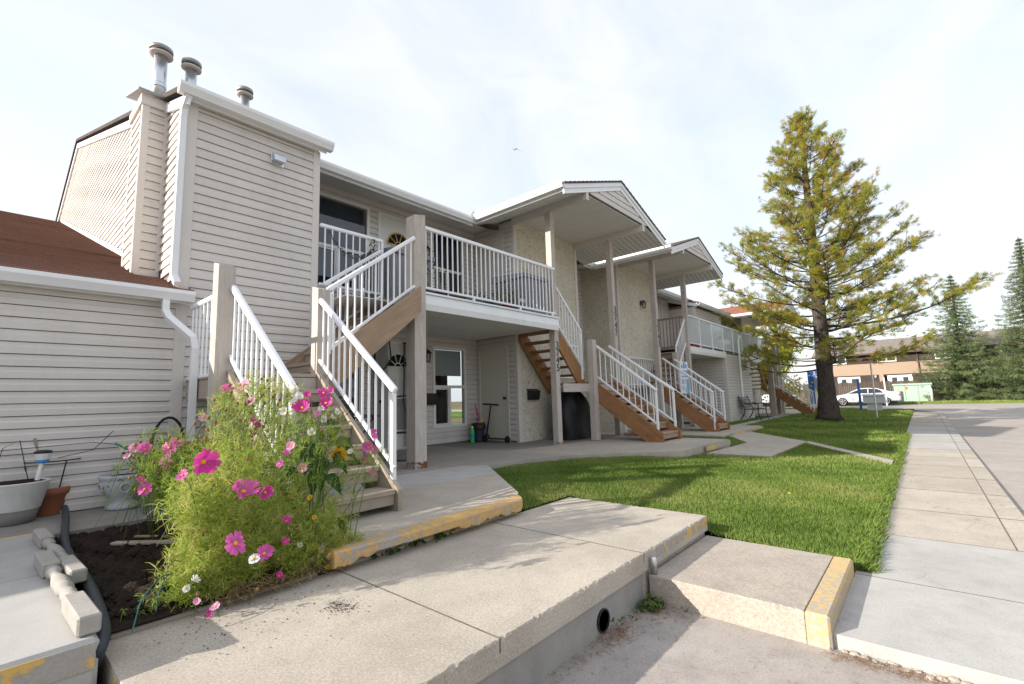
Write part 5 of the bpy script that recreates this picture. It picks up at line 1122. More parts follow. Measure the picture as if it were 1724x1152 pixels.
def centre_mesh(): 
    b = MB().lathe([(.19, .0), (.18, .08), (.10, .13), (0, .14)], seg=10); return mesh(b.v, b.f, True)
CEN = centre_mesh(); FLM = {}
def flower(parent, u, v, rpx, Y, pm, kind=0, name='flower', mesh_n=8, cen=YC):
    p = px(u, v, 'y', Y); dep = (p-CAM).dot(FWD); r = rpx*dep/FPX*1.12; k = (pm.name, random.randrange(9))
    if k not in FLM:
        FLM[k] = flower_mesh(mesh_n, random.choice((-.12, .05, .2, .35, .6)), .42, k[1]*3+11); FLM[k].materials.append(pm)
    nrm = ((CAM-p).normalized()+Vector((random.uniform(-.9, .9), random.uniform(-.5, .5), random.uniform(-.1, 1.1)))).normalized()
    M = T(*p) @ nrm.to_track_quat('Z', 'Y').to_matrix().to_4x4() @ RZ(random.uniform(0, 6)) @ Matrix.Scale(r, 4)
    f = put(name, FLM[k], pm, parent, M); put('flower_centre', CEN, cen, f, M); return p, nrm
def threads(poly, n, Y0, Y1, size, tint, per=12, zmin=-.09, base=None):
    P = np.array(poly); lo, hi = P.min(0), P.max(0); out = []; 
    while len(out) < n:
        uv = np.stack([rng.uniform(lo[0], hi[0], 400), rng.uniform(lo[1], hi[1], 400)], 1); uv = uv[pip(uv, poly)]+rng.normal(0, 1, (int(pip(uv, poly).sum()), 2))*[13, 9]
        for u, v in uv:
            p = px(u, v, 'y', rng.uniform(Y0, Y1))
            if p.z <= zmin: p = Vector((p.x+rng.uniform(-.05, .05), max(2.97, p.y), zmin+.02+.08*rng.uniform()))
            out.append(tuple(p))
    B = np.array(out[:n]); ax = rng.normal(0, .55, (n, 3))+[0, -.25, .8]; ax /= np.linalg.norm(ax, axis=1)[:, None]
    B = np.repeat(B, per, 0); A = np.repeat(ax, per, 0); m_ = len(B); d = A+rng.normal(0, .75, (m_, 3)); d /= np.linalg.norm(d, axis=1)[:, None]
    st = B+A*rng.uniform(-.04, .05, (m_, 1)); L_ = size*rng.uniform(.5, 1.4, (m_, 1)); sd2 = np.cross(d, rng.normal(0, 1, (m_, 3))); sd2 /= np.linalg.norm(sd2, axis=1)[:, None]; w = sd2*.0014
    mid = st+d*L_*.55; tip = st+d*L_+np.array([0, 0, -1])*L_*rng.uniform(0, .3, (m_, 1)); t = np.clip(np.repeat(rng.uniform(tint[0], tint[1], n), per)+rng.normal(0, .1, m_), 0, 1)
    return np.stack([st-w, st+w, mid+w, tip, mid-w], 1).reshape(-1, 3), t
def plant(name, label, cat, polys, flowers, Yf, loc, grp=None, heads=0, headpoly=None):
    t = thing(name, loc, label, cat, grp); Q = []; tt = []
    for pl, n, y0, y1, sz, tint in polys: q, u = threads(pl, n, y0, y1, sz, tint); Q.append(q); tt.append(u)
    fo = put('foliage', tris_mesh(np.concatenate(Q), 5, np.concatenate(tt)), FOL, t); tag(fo, kind='stuff'); mb = MB()
    for fl in flowers:
        u, v, r, pm = fl[:4]; Y = Yf(u, v)+random.uniform(-.06, .06); p, nr = flower(t, u, v, r, Y, pm, mesh_n=fl[4] if len(fl) > 4 else 8, cen=fl[5] if len(fl) > 5 else YC)
        g_ = Vector((loc[0]+.6*(p.x-loc[0])*random.random()+random.uniform(-.05, .05), max(3.0, loc[1]+random.uniform(-.1, .1)), -.07)); k = p-nr*.012
        mb.tube([g_, g_.lerp(k, .5)+Vector((random.uniform(-.04, .04), 0, .05)), k-nr*.05+Vector((0, 0, -.02)), k], [.004, .0032, .0022, .002], 5, False)
    hd = MB()
    for i in range(heads):
        a = np.array(headpoly); u, v = 0, 0
        while True:
            u, v = random.uniform(a[:, 0].min(), a[:, 0].max()), random.uniform(a[:, 1].min(), a[:, 1].max())
            if pip(np.array([[u, v]]), headpoly)[0]: break
        p = px(u, v, 'y', Yf(u, v)+random.uniform(-.1, .3)); hd.lathe([(0, -.010), (.008, -.006), (.010, .002), (.006, .010), (0, .012)], p, 6)
        g_ = Vector((max(.5, min(1.5, p.x+random.uniform(-.2, .1))), max(3.0, p.y+.1), p.z-random.uniform(.15, .5))); mb.tube([g_, g_.lerp(p, .6)+Vector((0, 0, .02)), p], .0018, 4, False)
    if heads: tag(hd.build('seed_heads', SEEDM, t), kind='stuff')
    tag(mb.build('stems', STEMG, t), kind='stuff'); return t
PA = [(320, 1060), (300, 1000), (305, 900), (290, 830), (320, 780), (400, 745), (470, 745), (525, 800), (562, 860), (566, 900), (540, 950), (480, 985), (400, 1045), (345, 1065)]
PA2 = [(290, 1000), (300, 890), (300, 830), (420, 780), (500, 830), (520, 900), (430, 960), (380, 1040), (320, 1060)]
plant('cosmos_plant', 'largest cosmos plant, a bright green feathery mass with big pink flowers', 'flowering plant',
      [(PA, 1500, 3.0, 3.6, .06, (.35, .9)), (PA2, 850, 2.97, 3.3, .065, (.5, .98)), ([(318, 1062), (310, 960), (380, 930), (430, 975), (400, 1045), (350, 1066)], 300, 2.95, 3.02, .05, (.4, .95)), ([(190, 1085), (230, 1060), (310, 1040), (320, 1060), (250, 1075)], 26, 2.97, 3.02, .03, (.1, .5))],
      [(342, 778, 20, DPINK), (307, 800, 9, PINK), (410, 828, 19, PINK), (447, 829, 11, DPINK), (396, 915, 19, PINK), (445, 932, 13, PINK), (482, 878, 8, DPINK), (481, 913, 6, DPINK), (470, 970, 6, DPINK), (395, 1053, 12, PINK), (353, 1033, 6, DPINK), (362, 1022, 7, LPINK), (428, 941, 10, WPET), (328, 977, 7, WPET), (314, 991, 6, WPET), (471, 781, 6, PINK), (490, 752, 8, LPINK), (481, 764, 6, PINK), (332, 1012, 6, LPINK)],
      lambda u, v: 2.84 if v > 960 else (2.86 if v > 860 else 2.92), (1.0, 3.2, -.07), None, 24, PA)
plant('cosmos_plant', 'cosmos plant leaning left over the urn with pale pink flowers', 'flowering plant', [([(235, 830), (225, 765), (300, 735), (350, 765), (345, 835), (290, 865)], 520, 3.9, 4.7, .06, (.1, .6))],
      [(244, 757, 10, PINK), (227, 754, 8, LPINK), (285, 754, 11, PINK), (297, 746, 8, PINK), (280, 777, 12, LPINK), (239, 808, 8, PINK), (244, 824, 10, PINK), (214, 768, 5, LPINK), (342, 703, 7, LPINK)], lambda u, v: 3.95, (1.25, 4.5, -.07), None, 40, [(205, 800), (215, 750), (330, 700), (345, 740), (280, 800), (225, 830)])
PC = [(350, 790), (372, 660), (430, 640), (490, 660), (505, 770), (430, 810)]
plant('cosmos_plant', 'tall going-to-seed cosmos with brown heads in front of white stair rail', 'flowering plant', [(PC, 620, 3.3, 3.9, .05, (.3, 1.0))],
      [(410, 649, 12, LPINK), (382, 656, 9, PINK), (432, 716, 6, DPINK), (426, 707, 5, DPINK), (422, 676, 8, LPINK), (424, 749, 5, LPINK)], lambda u, v: 3.4, (1.1, 3.6, -.07), None, 130, [(340, 760), (360, 645), (440, 635), (500, 640), (515, 740), (480, 790), (400, 800)])
plant('cosmos_plant', 'cosmos plant with deep pink and white flowers leaning over the stair treads', 'flowering plant', [([(480, 800), (490, 700), (555, 680), (575, 730), (640, 760), (635, 810), (560, 840), (520, 820)], 260, 3.0, 3.25, .045, (.1, .7))],
      [(509, 687, 13, DPINK), (519, 665, 6, DPINK), (545, 662, 10, DPINK), (549, 679, 11, DPINK), (557, 657, 6, PINK), (509, 788, 8, LPINK), (626, 733, 9, PINK), (620, 753, 10, PINK), (633, 761, 6, PINK), (613, 777, 5, DPINK), (627, 796, 6, PINK), (535, 698, 7, LPINK), (503, 669, 7, WPET), (524, 729, 6, WPET), (559, 703, 5, WPET), (567, 693, 5, WPET), (545, 706, 6, WPET), (479, 692, 6, WPET), (540, 690, 5, WPET), (590, 760, 5, WPET)], lambda u, v: 3.08 if u < 600 else 3.2, (1.5, 3.1, -.07), None, 26, [(480, 790), (490, 680), (560, 650), (590, 700), (560, 760)])
plant('coreopsis_plant', 'low straw-coloured plant with small yellow and brown daisies by the kerb', 'flowering plant', [([(480, 985), (500, 890), (565, 850), (600, 930), (598, 965), (575, 985)], 620, 2.9, 3.1, .045, (.35, 1.0))],
      [(528, 920, 7, YPET, 8, BC), (520, 930, 5, YPET, 8, BC), (557, 935, 5, YPET, 8, BC), (551, 955, 4, YPET, 8, BC), (577, 955, 5, YPET, 8, BC), (515, 951, 4, YPET, 8, BC), (537, 947, 4, YPET, 8, BC), (578, 975, 4, YPET, 8, BC), (587, 937, 3, YPET, 8, BC), (589, 927, 3, YPET, 8, BC), (522, 838, 5, YPET, 8, BC), (529, 871, 4, YPET, 8, BC), (540, 925, 5, WPET), (548, 930, 5, WPET), (553, 940, 5, WPET), (534, 935, 5, WPET), (506, 918, 5, WPET), (545, 918, 4, WPET)], lambda u, v: 2.95, (1.5, 3.0, -.07))
# sunflower with broad leaves
sf = thing('sunflower_plant', (1.5, 3.2, -.07), 'drooping yellow sunflower with broad dark green leaves beside the stair', 'sunflower'); p = px(569, 765, 'y', 3.12)
M = T(*p) @ ((CAM-p).normalized()+Vector((.2, 0, -.25))).to_track_quat('Z', 'Y').to_matrix().to_4x4() @ Matrix.Scale(.062, 4); me = flower_mesh(16, .5, .26, 3); fh = put('flower_head', me, YPET, sf, M); put('seed_disc', CEN, BC, fh, M @ Matrix.Scale(2.1, 4))
LEAFB = leafmat('broad_leaf', [(0, (.03, .075, .018)), (.5, (.06, .13, .03)), (1, (.22, .28, .05))], .5, .3)
def bigleaf(parent, base, tip, w, tint, sag=.03):
    base, tip = Vector(base), Vector(tip); d = tip-base; s = d.cross(CAM-base).normalized()*w; s = (s+Vector((0, 0, random.uniform(-.3, .3)*w))); V = []; n = 7; rows = []
    for i in range(n+1):
        q = i/n; c = base+d*q+Vector((0, 0, -sag*4*(q-.5)**2+sag)); ww = math.sin(math.pi*min(1, q**.7))*1.0+.02; rows.append((c, s*ww, c+Vector((0, 0, .012))-(CAM-base).normalized()*.012))
    for i in range(n):
        a, b = rows[i], rows[i+1]; V += [a[0]-a[1], a[2], b[2], b[0]-b[1], a[2], a[0]+a[1], b[0]+b[1], b[2]]
    put('leaf', tris_mesh(V, 4, np.clip(rng.normal(tint, .08, len(V)//4), 0, 1)), LEAFB, parent)
for (u0, v0, u1, v1, w, tn, Y) in ((540, 748, 512, 800, .055, .3, 3.1), (528, 752, 505, 775, .05, .25, 3.12), (545, 770, 540, 830, .045, .3, 3.08), (530, 790, 525, 842, .04, .35, 3.1), (562, 745, 595, 755, .035, .8, 3.12), (555, 742, 575, 722, .03, .9, 3.12), (560, 770, 585, 800, .03, .5, 3.1), (550, 800, 575, 835, .035, .35, 3.08), (500, 790, 470, 815, .045, .3, 3.15), (560, 870, 585, 905, .03, .6, 3.02), (450, 800, 430, 830, .04, .3, 3.2), (480, 830, 500, 870, .04, .35, 3.15), (545, 745, 530, 728, .028, .85, 3.12), (565, 755, 600, 775, .03, .45, 3.15)):
    bigleaf(sf, px(u0, v0, 'y', Y), px(u1, v1, 'y', Y-.03), w, tn)
mb = MB(); b0 = Vector((1.45, 3.15, -.07)); mb.tube([b0, px(535, 850, 'y', 3.12), px(545, 760, 'y', 3.14), px(556, 738, 'y', 3.14), px(567, 745, 'y', 3.13), p], [.009, .008, .007, .006, .006, .006], 6); mb.build('stem', STEMG, sf)
# dry straw and weeds
n = 800; u = rng.uniform(400, 570, n); v = 1000-.3*(u-430)+rng.normal(0, 22, n); P = np.array([tuple(px(a, b, 'z', -.07)) for a, b in zip(u, v)]); P[:, 1] = np.maximum(P[:, 1], 2.9); d = rng.normal(0, 1, (n, 3))*[.05, .04, .015]; w = np.stack([-d[:, 1], d[:, 0], 0*d[:, 0]], 1); w /= np.linalg.norm(w, axis=1)[:, None]/.0016
P[:, 2] = -.105+np.abs(rng.normal(0, .03, n)); tag(put('dry_straw', tris_mesh(np.stack([P-w, P+w, P+d+w, P+d-w], 1).reshape(-1, 3), 4, rng.uniform(0, 1, n)), STRAW), 'dry straw strewn along the front edge of the flower bed', 'straw', kind='stuff')
WEED = []; wt_ = []
for (u, v, z, n, s_) in ((700, 912, -.12, 22, .03), (740, 903, -.12, 16, .026), (665, 925, -.12, 18, .022), (640, 935, -.13, 14, .02), (760, 898, -.12, 8, .02)):
    c = px(u, v, 'z', z); c.y = max(c.y, 2.93); Pw = rng.normal(0, 1, (n, 3))*[.045, .02, .012]+[c.x, c.y, -.125]; q, _ = leafcloud(Pw, s_, 0, .6); WEED.append(q); wt_.append(rng.uniform(.1, .7, n))
tag(put('kerb_weeds', tris_mesh(np.concatenate(WEED), 4, np.concatenate(wt_)), LEAFB), 'green weeds growing in the gap under the yellow kerb', 'weeds', kind='stuff')
WEED = []; wt_ = []
for (x, y, n, s_) in ((3.02, 1.46, 40, .03), (2.95, 1.49, 20, .025), (3.04, 1.25, 10, .014), (2.60, 1.5, 10, .014), (2.75, 1.49, 8, .01)):
    Pw = rng.normal(0, 1, (n, 3))*[.05, .035, .02]+[x, y, -.43]; Pw[:, 2] = np.maximum(Pw[:, 2], -.45); Pw[:, 1] = np.minimum(Pw[:, 1], 1.52); Pw[:, 0] = np.minimum(Pw[:, 0], 3.08); q, _ = leafcloud(Pw, s_, 0, .5); WEED.append(q); wt_.append(rng.uniform(.1, .8, n))
tag(put('corner_weeds', tris_mesh(np.concatenate(WEED), 4, np.concatenate(wt_)), LEAFB), 'small weeds in the corner between retaining wall and step pad', 'weeds', kind='stuff')
n = 900; x = np.concatenate([rng.normal(2.56, .09, 260), rng.normal(2.98, .08, 200), rng.uniform(1.6, 3.1, 440)]); y = np.concatenate([rng.normal(1.47, .05, 260), rng.normal(1.40, .08, 200), np.where(rng.uniform(0, 1, 440) < .6, rng.normal(1.5, .03, 440), rng.uniform(.2, 1.5, 440))]); y = np.minimum(y, 1.54)
a = rng.uniform(0, 6.28, n); d = np.stack([np.cos(a), np.sin(a), rng.normal(0, .25, n)], 1)*rng.uniform(.015, .05, (n, 1)); b = np.stack([x, y, -.457+np.abs(rng.normal(0, .008, n))], 1); w = np.stack([-np.sin(a), np.cos(a), 0*a], 1)*.0018
tag(put('leaf_litter', tris_mesh(np.stack([b-w, b+w, b+d], 1).reshape(-1, 3), 3, rng.uniform(0, 1, n)), bpy.data.materials['dry_needle']), 'brown litter blown against the retaining wall and drain', 'litter', kind='stuff')
n = 620; k = rng.uniform(0, 1, n); u = np.where(k < .4, rng.normal(575, 16, n), rng.normal(380, 110, n)); v = np.where(k < .4, rng.normal(1020, 6, n), rng.normal(1030, 40, n)); P = np.array([tuple(px(a, b, 'z', -.138)) for a, b in zip(u, v)]); ok = (P[:, 1] < 2.95) & (P[:, 1] > 1.6) & (P[:, 0] > .5) & (P[:, 0] < 4); P = P[ok]; n = len(P); a = rng.uniform(0, 6.28, n); s_ = rng.uniform(.0015, .005, n); d = np.stack([np.cos(a)*s_, np.sin(a)*s_, 0*a], 1); e = np.stack([-np.sin(a)*s_, np.cos(a)*s_, 0*a], 1)
tag(put('soil_crumbs', tris_mesh(np.stack([P-d, P+e, P+d+[0, 0, .003], P-e], 1).reshape(-1, 3), 4, k[:n]), SOIL), 'dark soil crumbs scattered on the lower walk beside the flowers', 'soil', kind='stuff')
# ================================================================== TREES
def barkmat():
    ma, nt, N, L, bs = nodes('pine_bark'); v = coords(nt, True, (1, 1, .28)); a = noise(nt, v, 22, 5, .65, .8); b = noise(nt, v, 3, 4)
    cc = mixc(nt, ramp(nt, a, [(.32, 0.), (.62, 1.)]), (.022, .017, .014), (.125, .10, .085)); cc = mixc(nt, ramp(nt, b, [(.4, 0.), (.7, .5)]), cc, (.10, .085, .08))
    L.new(cc, bs.inputs['Base Color']); bs.inputs['Roughness'].default_value = .95; bs.inputs['Specular IOR Level'].default_value = .1; bump(nt, bs, a, 1, .06); return ma
BARK = barkmat()
PINEM = leafmat('pine_needles', [(0, (.07, .10, .02)), (.35, (.22, .28, .035)), (.6, (.44, .44, .06)), (.82, (.54, .34, .07)), (1, (.56, .25, .07))], .6, .45)
SPRM = leafmat('spruce_needles', [(0, (.07, .10, .055)), (.5, (.17, .23, .10)), (1, (.28, .34, .15))], .6, .4)
def tufts(C, D, size, nn, tint, width=.09):
    """needle tufts: centres C, axis D"""
    n = len(C); C = np.repeat(C, nn, 0); A = np.repeat(D, nn, 0); m_ = len(C); d = A*.7+rng.normal(0, .75, (m_, 3)); d /= np.linalg.norm(d, axis=1)[:, None]
    L_ = np.repeat(size, nn)[:, None]*rng.uniform(.6, 1.25, (m_, 1)); st = C+A*rng.uniform(-.5, .4, (m_, 1))*L_; s = np.cross(d, rng.normal(0, 1, (m_, 3))); s /= np.linalg.norm(s, axis=1)[:, None]; w = s*L_*width
    t = np.clip(np.repeat(tint, nn)+rng.normal(0, .1, m_), 0, 1)
    return np.stack([st, st+d*L_*.45+w, st+d*L_, st+d*L_*.45-w], 1).reshape(-1, 3), t
def pine(base, H, label):
    t = thing('pine_tree', base, label, 'tree'); bx, by, bz = base; lean = lambda z: Vector((bx+.015*z+.06*math.sin(z*.5), by-.01*z, bz+z))
    rad = lambda z: .30*(1-z/H)**.8+.02+.16*math.exp(-z*3.2)
    MB().tube([lean(z) for z in np.linspace(0, H, 70)], [rad(z)*random.uniform(.94, 1.06) for z in np.linspace(0, H, 70)], 16).build('trunk', BARK, t, True)
    br = MB(); C = []; D = []; S = []; TN = []
    def branch(z, az, L_, up, dens=1.0, bare=.35):
        o = lean(z); d = Vector((math.cos(az), math.sin(az), up)).normalized(); side = d.cross(Vector((0, 0, 1))).normalized(); P = []
        for k in range(9):
            q = k/8; P.append(o+d*(L_*q)+Vector((0, 0, .14*L_*q*q-.22*L_*q*(1-q)))+side*(.05*L_*math.sin(q*4+az)))
        br.tube(P, [max(.008, .028*L_/3*(1-q/8.6)+.006) for q in range(9)], 5, False)
        n = int(L_*13*dens)+3
        for i in range(n):
            q = bare+(1-bare)*random.random()**.75; k = min(7, int(q*8)); p = P[k].lerp(P[k+1], q*8-k); s = random.choice((-1, 1)); tl = random.uniform(.1, .75)*(1.1-q*.55)*min(1, L_/2.2)
            e = p+side*s*tl+d*tl*.7+Vector((0, 0, random.uniform(-.12, .28)))
            br.tube([p, p.lerp(e, .5)+Vector((0, 0, .02)), e], [.011, .008, .005], 4, False)
            for f in (1.0, .95, .88, .78):
                if random.random() < (.95 if f == 1 else .55):
                    c = p.lerp(e, f); dd = ((e-p).normalized()+Vector((0, 0, .5))).normalized(); C.append(tuple(c+Vector((random.gauss(0, .05), random.gauss(0, .05), random.gauss(0, .04))))); D.append(tuple(dd)); S.append(random.uniform(.10, .15)); TN.append(min(1, max(0, random.gauss(.43, .14)+(.26 if random.random() < .20 else 0)+(.1 if f < 1 else -.04))))
    prof = [(1.6, 2.6), (2.4, 3.1), (3.4, 3.3), (4.4, 3.4), (5.4, 3.35), (6.4, 3.1), (7.4, 2.3), (8.4, 2.05), (9.4, 1.75), (10.4, 1.3), (11.3, .85), (H-.15, .35)]
    def PL(z):
        for (a, b), (c, e) in zip(prof[:-1], prof[1:]):
            if a <= z <= c: return b+(e-b)*(z-a)/(c-a)
        return .3
    z = 2.3; k = 0
    while z < H-.2:
        nb = 6
        for j in range(nb):
            L_ = PL(z)*random.uniform(.72, 1.14)
            if random.random() < .10: L_ *= .5
            branch(z+random.uniform(-.15, .15), k*.9+j*6.283/nb+random.uniform(-.3, .3), L_, (.10 if z < 5 else .30)+random.uniform(-.1, .14), .7 if z < 3 else .85, .35 if z < 3 else .25)
        z += .42 if z > 3 else .55; k += 1
    ar = math.atan2(RGT.y, RGT.x)
    branch(5.6, ar, 4.6, .22, .8, .5); branch(5.0, ar+.25, 4.2, .15, .7, .5); branch(3.7, ar-.1, 6.2, .12, .8, .62); branch(3.2, ar+.2, 5.0, .12, .8, .45); branch(2.2, ar+math.pi+.1, 3.4, .0, .6, .4); branch(2.0, ar+math.pi-.5, 3.2, -.02, .6, .4); branch(2.3, ar-.5, 3.2, 0, .7, .3)
    for i in range(14): C.append(tuple(lean(H-.1*i)+Vector((random.gauss(0, .06), random.gauss(0, .06), 0)))); D.append((0, 0, 1)); S.append(.2); TN.append(.45)
    tag(br.build('branches', BARK, t, fix=False), kind='stuff')
    q, tn = tufts(np.array(C), np.array(D), np.array(S), 38, np.array(TN), .034); tag(put('crown', tris_mesh(q, 4, tn), PINEM, t), kind='stuff'); return t
pine((21.9, 2.85, -.22), 12.8, 'tall pine with yellowing needles and dark trunk on the lawn')
def spruce(base, H, R0, label, dens=1.0, mat=SPRM, low=.3):
    t = thing('spruce_tree', base, label, 'tree'); b = Vector(base); MB().tube([b, b+Vector((0, 0, H*.5)), b+Vector((0, 0, H))], [.2, .12, .02], 8).build('trunk', BARK, t, True)
    C = []; D = []; S = []; TN = []; z = low; k = 0; br = MB()
    while z < H-.1:
        L0 = R0*(1-z/H)**.95+.06; nb = max(5, int(9*(L0/R0)**.5*dens))
        for j in range(nb):
            az = k*2.4+j*6.283/nb+random.uniform(-.2, .2); L_ = L0*random.uniform(.75, 1.12); d = Vector((math.cos(az), math.sin(az), 0)); side = Vector((-d.y, d.x, 0)); n = int(5+L_*9)
            br.tube([b+Vector((0, 0, z)), b+Vector((0, 0, z-.1*L_))+d*L_*.6, b+Vector((0, 0, z-.02*L_))+d*L_], [.03, .02, .006], 4, False)
            tb = random.gauss(.5, .15)
            for i in range(n):
                q = (i+random.random())/n; p = b+Vector((0, 0, z))+d*(L_*q)+Vector((0, 0, -.34*L_*q*(1-q)*1.2-.10*L_*q+random.uniform(-.05, .04)))+side*random.gauss(0, .12*L_*(1.2-q))
                C.append(tuple(p)); D.append(tuple((d+Vector((0, 0, -.12))).normalized())); S.append(random.uniform(.20, .31)*(.55+.45*L0/R0)); TN.append(min(1, max(0, random.gauss(tb, .1)+.2*(q-.5))))
        z += .36 if z < H*.6 else .28; k += 1
    tag(br.build('branches', BARK, t, fix=False), kind='stuff')
    q, tn = tufts(np.array(C), np.array(D), np.array(S), 18, np.array(TN), .06); tag(put('crown', tris_mesh(q, 4, tn), mat, t), kind='stuff'); return t
spruce((55.0, -2.75, .0), 10.6, 3.9, 'blue-green spruce with open branches in front of the brown house'); spruce((53.5, -6.9, -.1), 12.6, 3.6, 'taller dense spruce at the road edge beside the open spruce', 1.3); spruce((57.5, -9.5, 0), 12.5, 3.2, 'dense spruce standing behind the road-edge spruce', 1.0)
LEAFY = leafmat('yellow_leaf', [(0, (.05, .10, .015)), (.4, (.16, .22, .02)), (.75, (.55, .48, .04)), (1, (.68, .50, .04))], .6, .45)
def broadleaf(base, H, rx, rz, n, label, tint, sz=.11, mat=LEAFY, cat='tree', name='broadleaf_tree'):
    t = thing(name, base, label, cat); b = Vector(base); mb = MB(); tips = []
    mb.tube([b, b+Vector((.1, 0, H*.45))], [.13, .08], 8)
    for i in range(16):
        a = random.uniform(0, 6.28); r = rx*random.uniform(.3, .95); e = b+Vector((r*math.cos(a), r*math.sin(a), random.uniform(H-2*rz, H-.1*rz)*random.uniform(.75, 1.0))); mb.tube([b+Vector((.08, 0, H*random.uniform(.25, .45))), (b+e)/2+Vector((0, 0, .4)), e], [.05, .03, .01], 5, False); tips.append(np.array(e))
    mb.build('trunk', BARK, t); T_ = np.array(tips)[rng.integers(0, len(tips), n)]; P = T_+rng.normal(0, 1, (n, 3))*[rx*.2, rx*.2, rz*.17]
    q, _ = leafcloud(P, sz, 0, .6); tg_ = np.clip(rng.normal(tint, .13, n)+.18*np.sin(T_[:, 0]*3+T_[:, 2]*5), 0, 1); tag(put('crown', tris_mesh(q, 4, tg_), mat, t), kind='stuff'); return t
broadleaf((36.4, 8.0, -.36), 5.6, 2.7, 2.2, 7000, 'bright yellow-green tree behind the far staircase', .72); broadleaf((42.0, 10.8, -.4), 5.6, 2.6, 2.0, 3000, 'yellowing tree between the far canopy and the brown house', .62); broadleaf((56.5, 12.5, 0), 4.2, 1.6, 1.5, 1200, 'dark green shrub tree against the tan house', .12, .12)
for x, y, h, lb in ((20, -12.5, 8, 'round green unseen tree added just across the street for window reflections'), (25.5, -16, 9, 'tallest green unseen tree added across the street for window reflections'), (32, -19.5, 7.5, 'small yellowing unseen tree added across the street for window reflections'), (39, -25, 8.5, 'broad green unseen tree added further along the street for window reflections')): broadleaf((x, y, -.6), h, 3.2, 2.8, 2200, lb, .3, .2)  # unseen trees added only so the windows have something to reflect
# trees beyond the roofs, each its own crown
for i, (x, y, h, lb) in enumerate(((74, -1.5, 8.2, 'round green tree top beyond the brown house roof'), (78, -14, 9.5, 'green tree far behind the spruces at the road'), (80, 16, 9, 'green tree far beyond the yellow trees'))): broadleaf((x, y, 0), h, 3, 2.6, 1100, lb, .18, .22)

# ================================================================== FAR HOUSE, FENCE, CARS, STREET THINGS
TAN = pmat('tan_stucco', (.36, .27, .20), .06, 1, 20, .9, .15, 0, .4, 40, .01); DBRN = pmat('dark_brown_boards', (.06, .045, .04), .15, 2, 20, .8, .2); FEN = pmat('dark_fence_stain', (.085, .068, .058), .15, 1.5, 20, .85, .15, objvar=.12)
HX = 59.0; HH = thing('far_house', (HX, -4, 0), 'long brown and tan townhouse with grey shingle roof across the side street', 'house')
Y0, Y1 = -34, 8.3; Fh = Face('-x', HX)
def hbox(nm, y0, y1, o0, o1, z0, z1, m_, p=HH, ch=.01): return Fh.box(nm, y0, y1, o0, o1, z0, z1, m_, p, ch)
hbox('wall', Y0, Y1, -6, 0, 0, 4.5, TAN); hbox('upper_cladding', Y0+.1, Y1, -.05, .03, 3.42, 4.45, DBRN); hbox('lower_cladding', Y0+.1, Y1-1.2, -.05, .03, .3, 2.28, DBRN)
for i in range(9): y = Y1-.6-4.6*i; hbox('stucco_fin', y-.35, y, .031, .45, .1, 2.3, TAN)
rf = MB().prism([(HX-.5, Y0, 4.42), (HX+4.5, Y0, 6.1), (HX+9.5, Y0, 4.42)], (0, Y1-Y0+.3, 0)).build('roof', SHINGG, HH); MB().box(HX-.56, HX-.49, Y0, Y1+.3, 4.28, 4.45).build('fascia', pmat('brown_fascia', (.10, .07, .055), .1, 2, 10, .6, .3), rf)
def hwin(y0, y1, z0, z1):
    w_ = frame_mb(Fh, y0, y1, z0, z1, .09, .03, .07).build('window', VINYL, HH); ym = (y0+y1)/2; hbox('mullion', ym-.05, ym+.05, .03, .065, z0+.09, z1-.09, VINYL, w_)
    for a, b in ((y0+.09, ym-.05), (ym+.05, y1-.09)): hbox('pane', a, b, .032, .04, z0+.09, z1-.09, pmat_glass, w_)
pmat_glass = pmat('dark_window_glass', (.05, .06, .065), .2, .5, 3, .08, .6, bmp=0)
for y in (2.4, -1.9, 6.4, -6.2, -10.5, -14.5, -19): hwin(y-.75, y+.75, 3.50, 4.25)
for y in (1.55, 5.6, -4.2, -9, -13.5, -18):
    w_ = hbox('patio_door', y-.95, y+.95, .03, .07, .35, 2.15, VINYL)
    for dy in (-.42, .42): hbox('pane', y+dy-.2, y+dy+.2, .071, .075, 1.35, 1.95, pmat_glass, w_)
for y, z in ((.1, 4.2), (-8, 4.2)): MB().tube([(HX-.12, y, 4.3), (HX-.12, y-.02, 3.9), (HX-.12, y-.1, 0)], .05, 6).build('downpipe', bpy.data.materials['brown_fascia'], HH)
for y in (3.4, 2.9-2.2, -3.3): MB().lathe([(.06, 0), (.08, .03), (.08, .15), (.05, .2)], (HX-.13, y, 2.0), 8).build('porch_light', VINYL, HH)
fe = thing('board_fence', (56.4, -4, 0), 'dark brown board fence in front of the far townhouse', 'fence'); y = 9.2; k = 0; bm_ = boxm(.03, .145, 1.5, .004); bm2 = boxm(.03, .145, 1.56, .004)
while y > -30:
    put('fence_board', bm_ if k % 3 else bm2, FEN, fe, T(56.4, y, .80+(.03 if not k % 3 else 0))); y -= .152; k += 1
box('fence_rail', 56.43, 56.48, -30, 9.2, .35, .45, FEN, fe); box('fence_rail', 56.43, 56.48, -30, 9.2, 1.25, 1.35, FEN, fe)
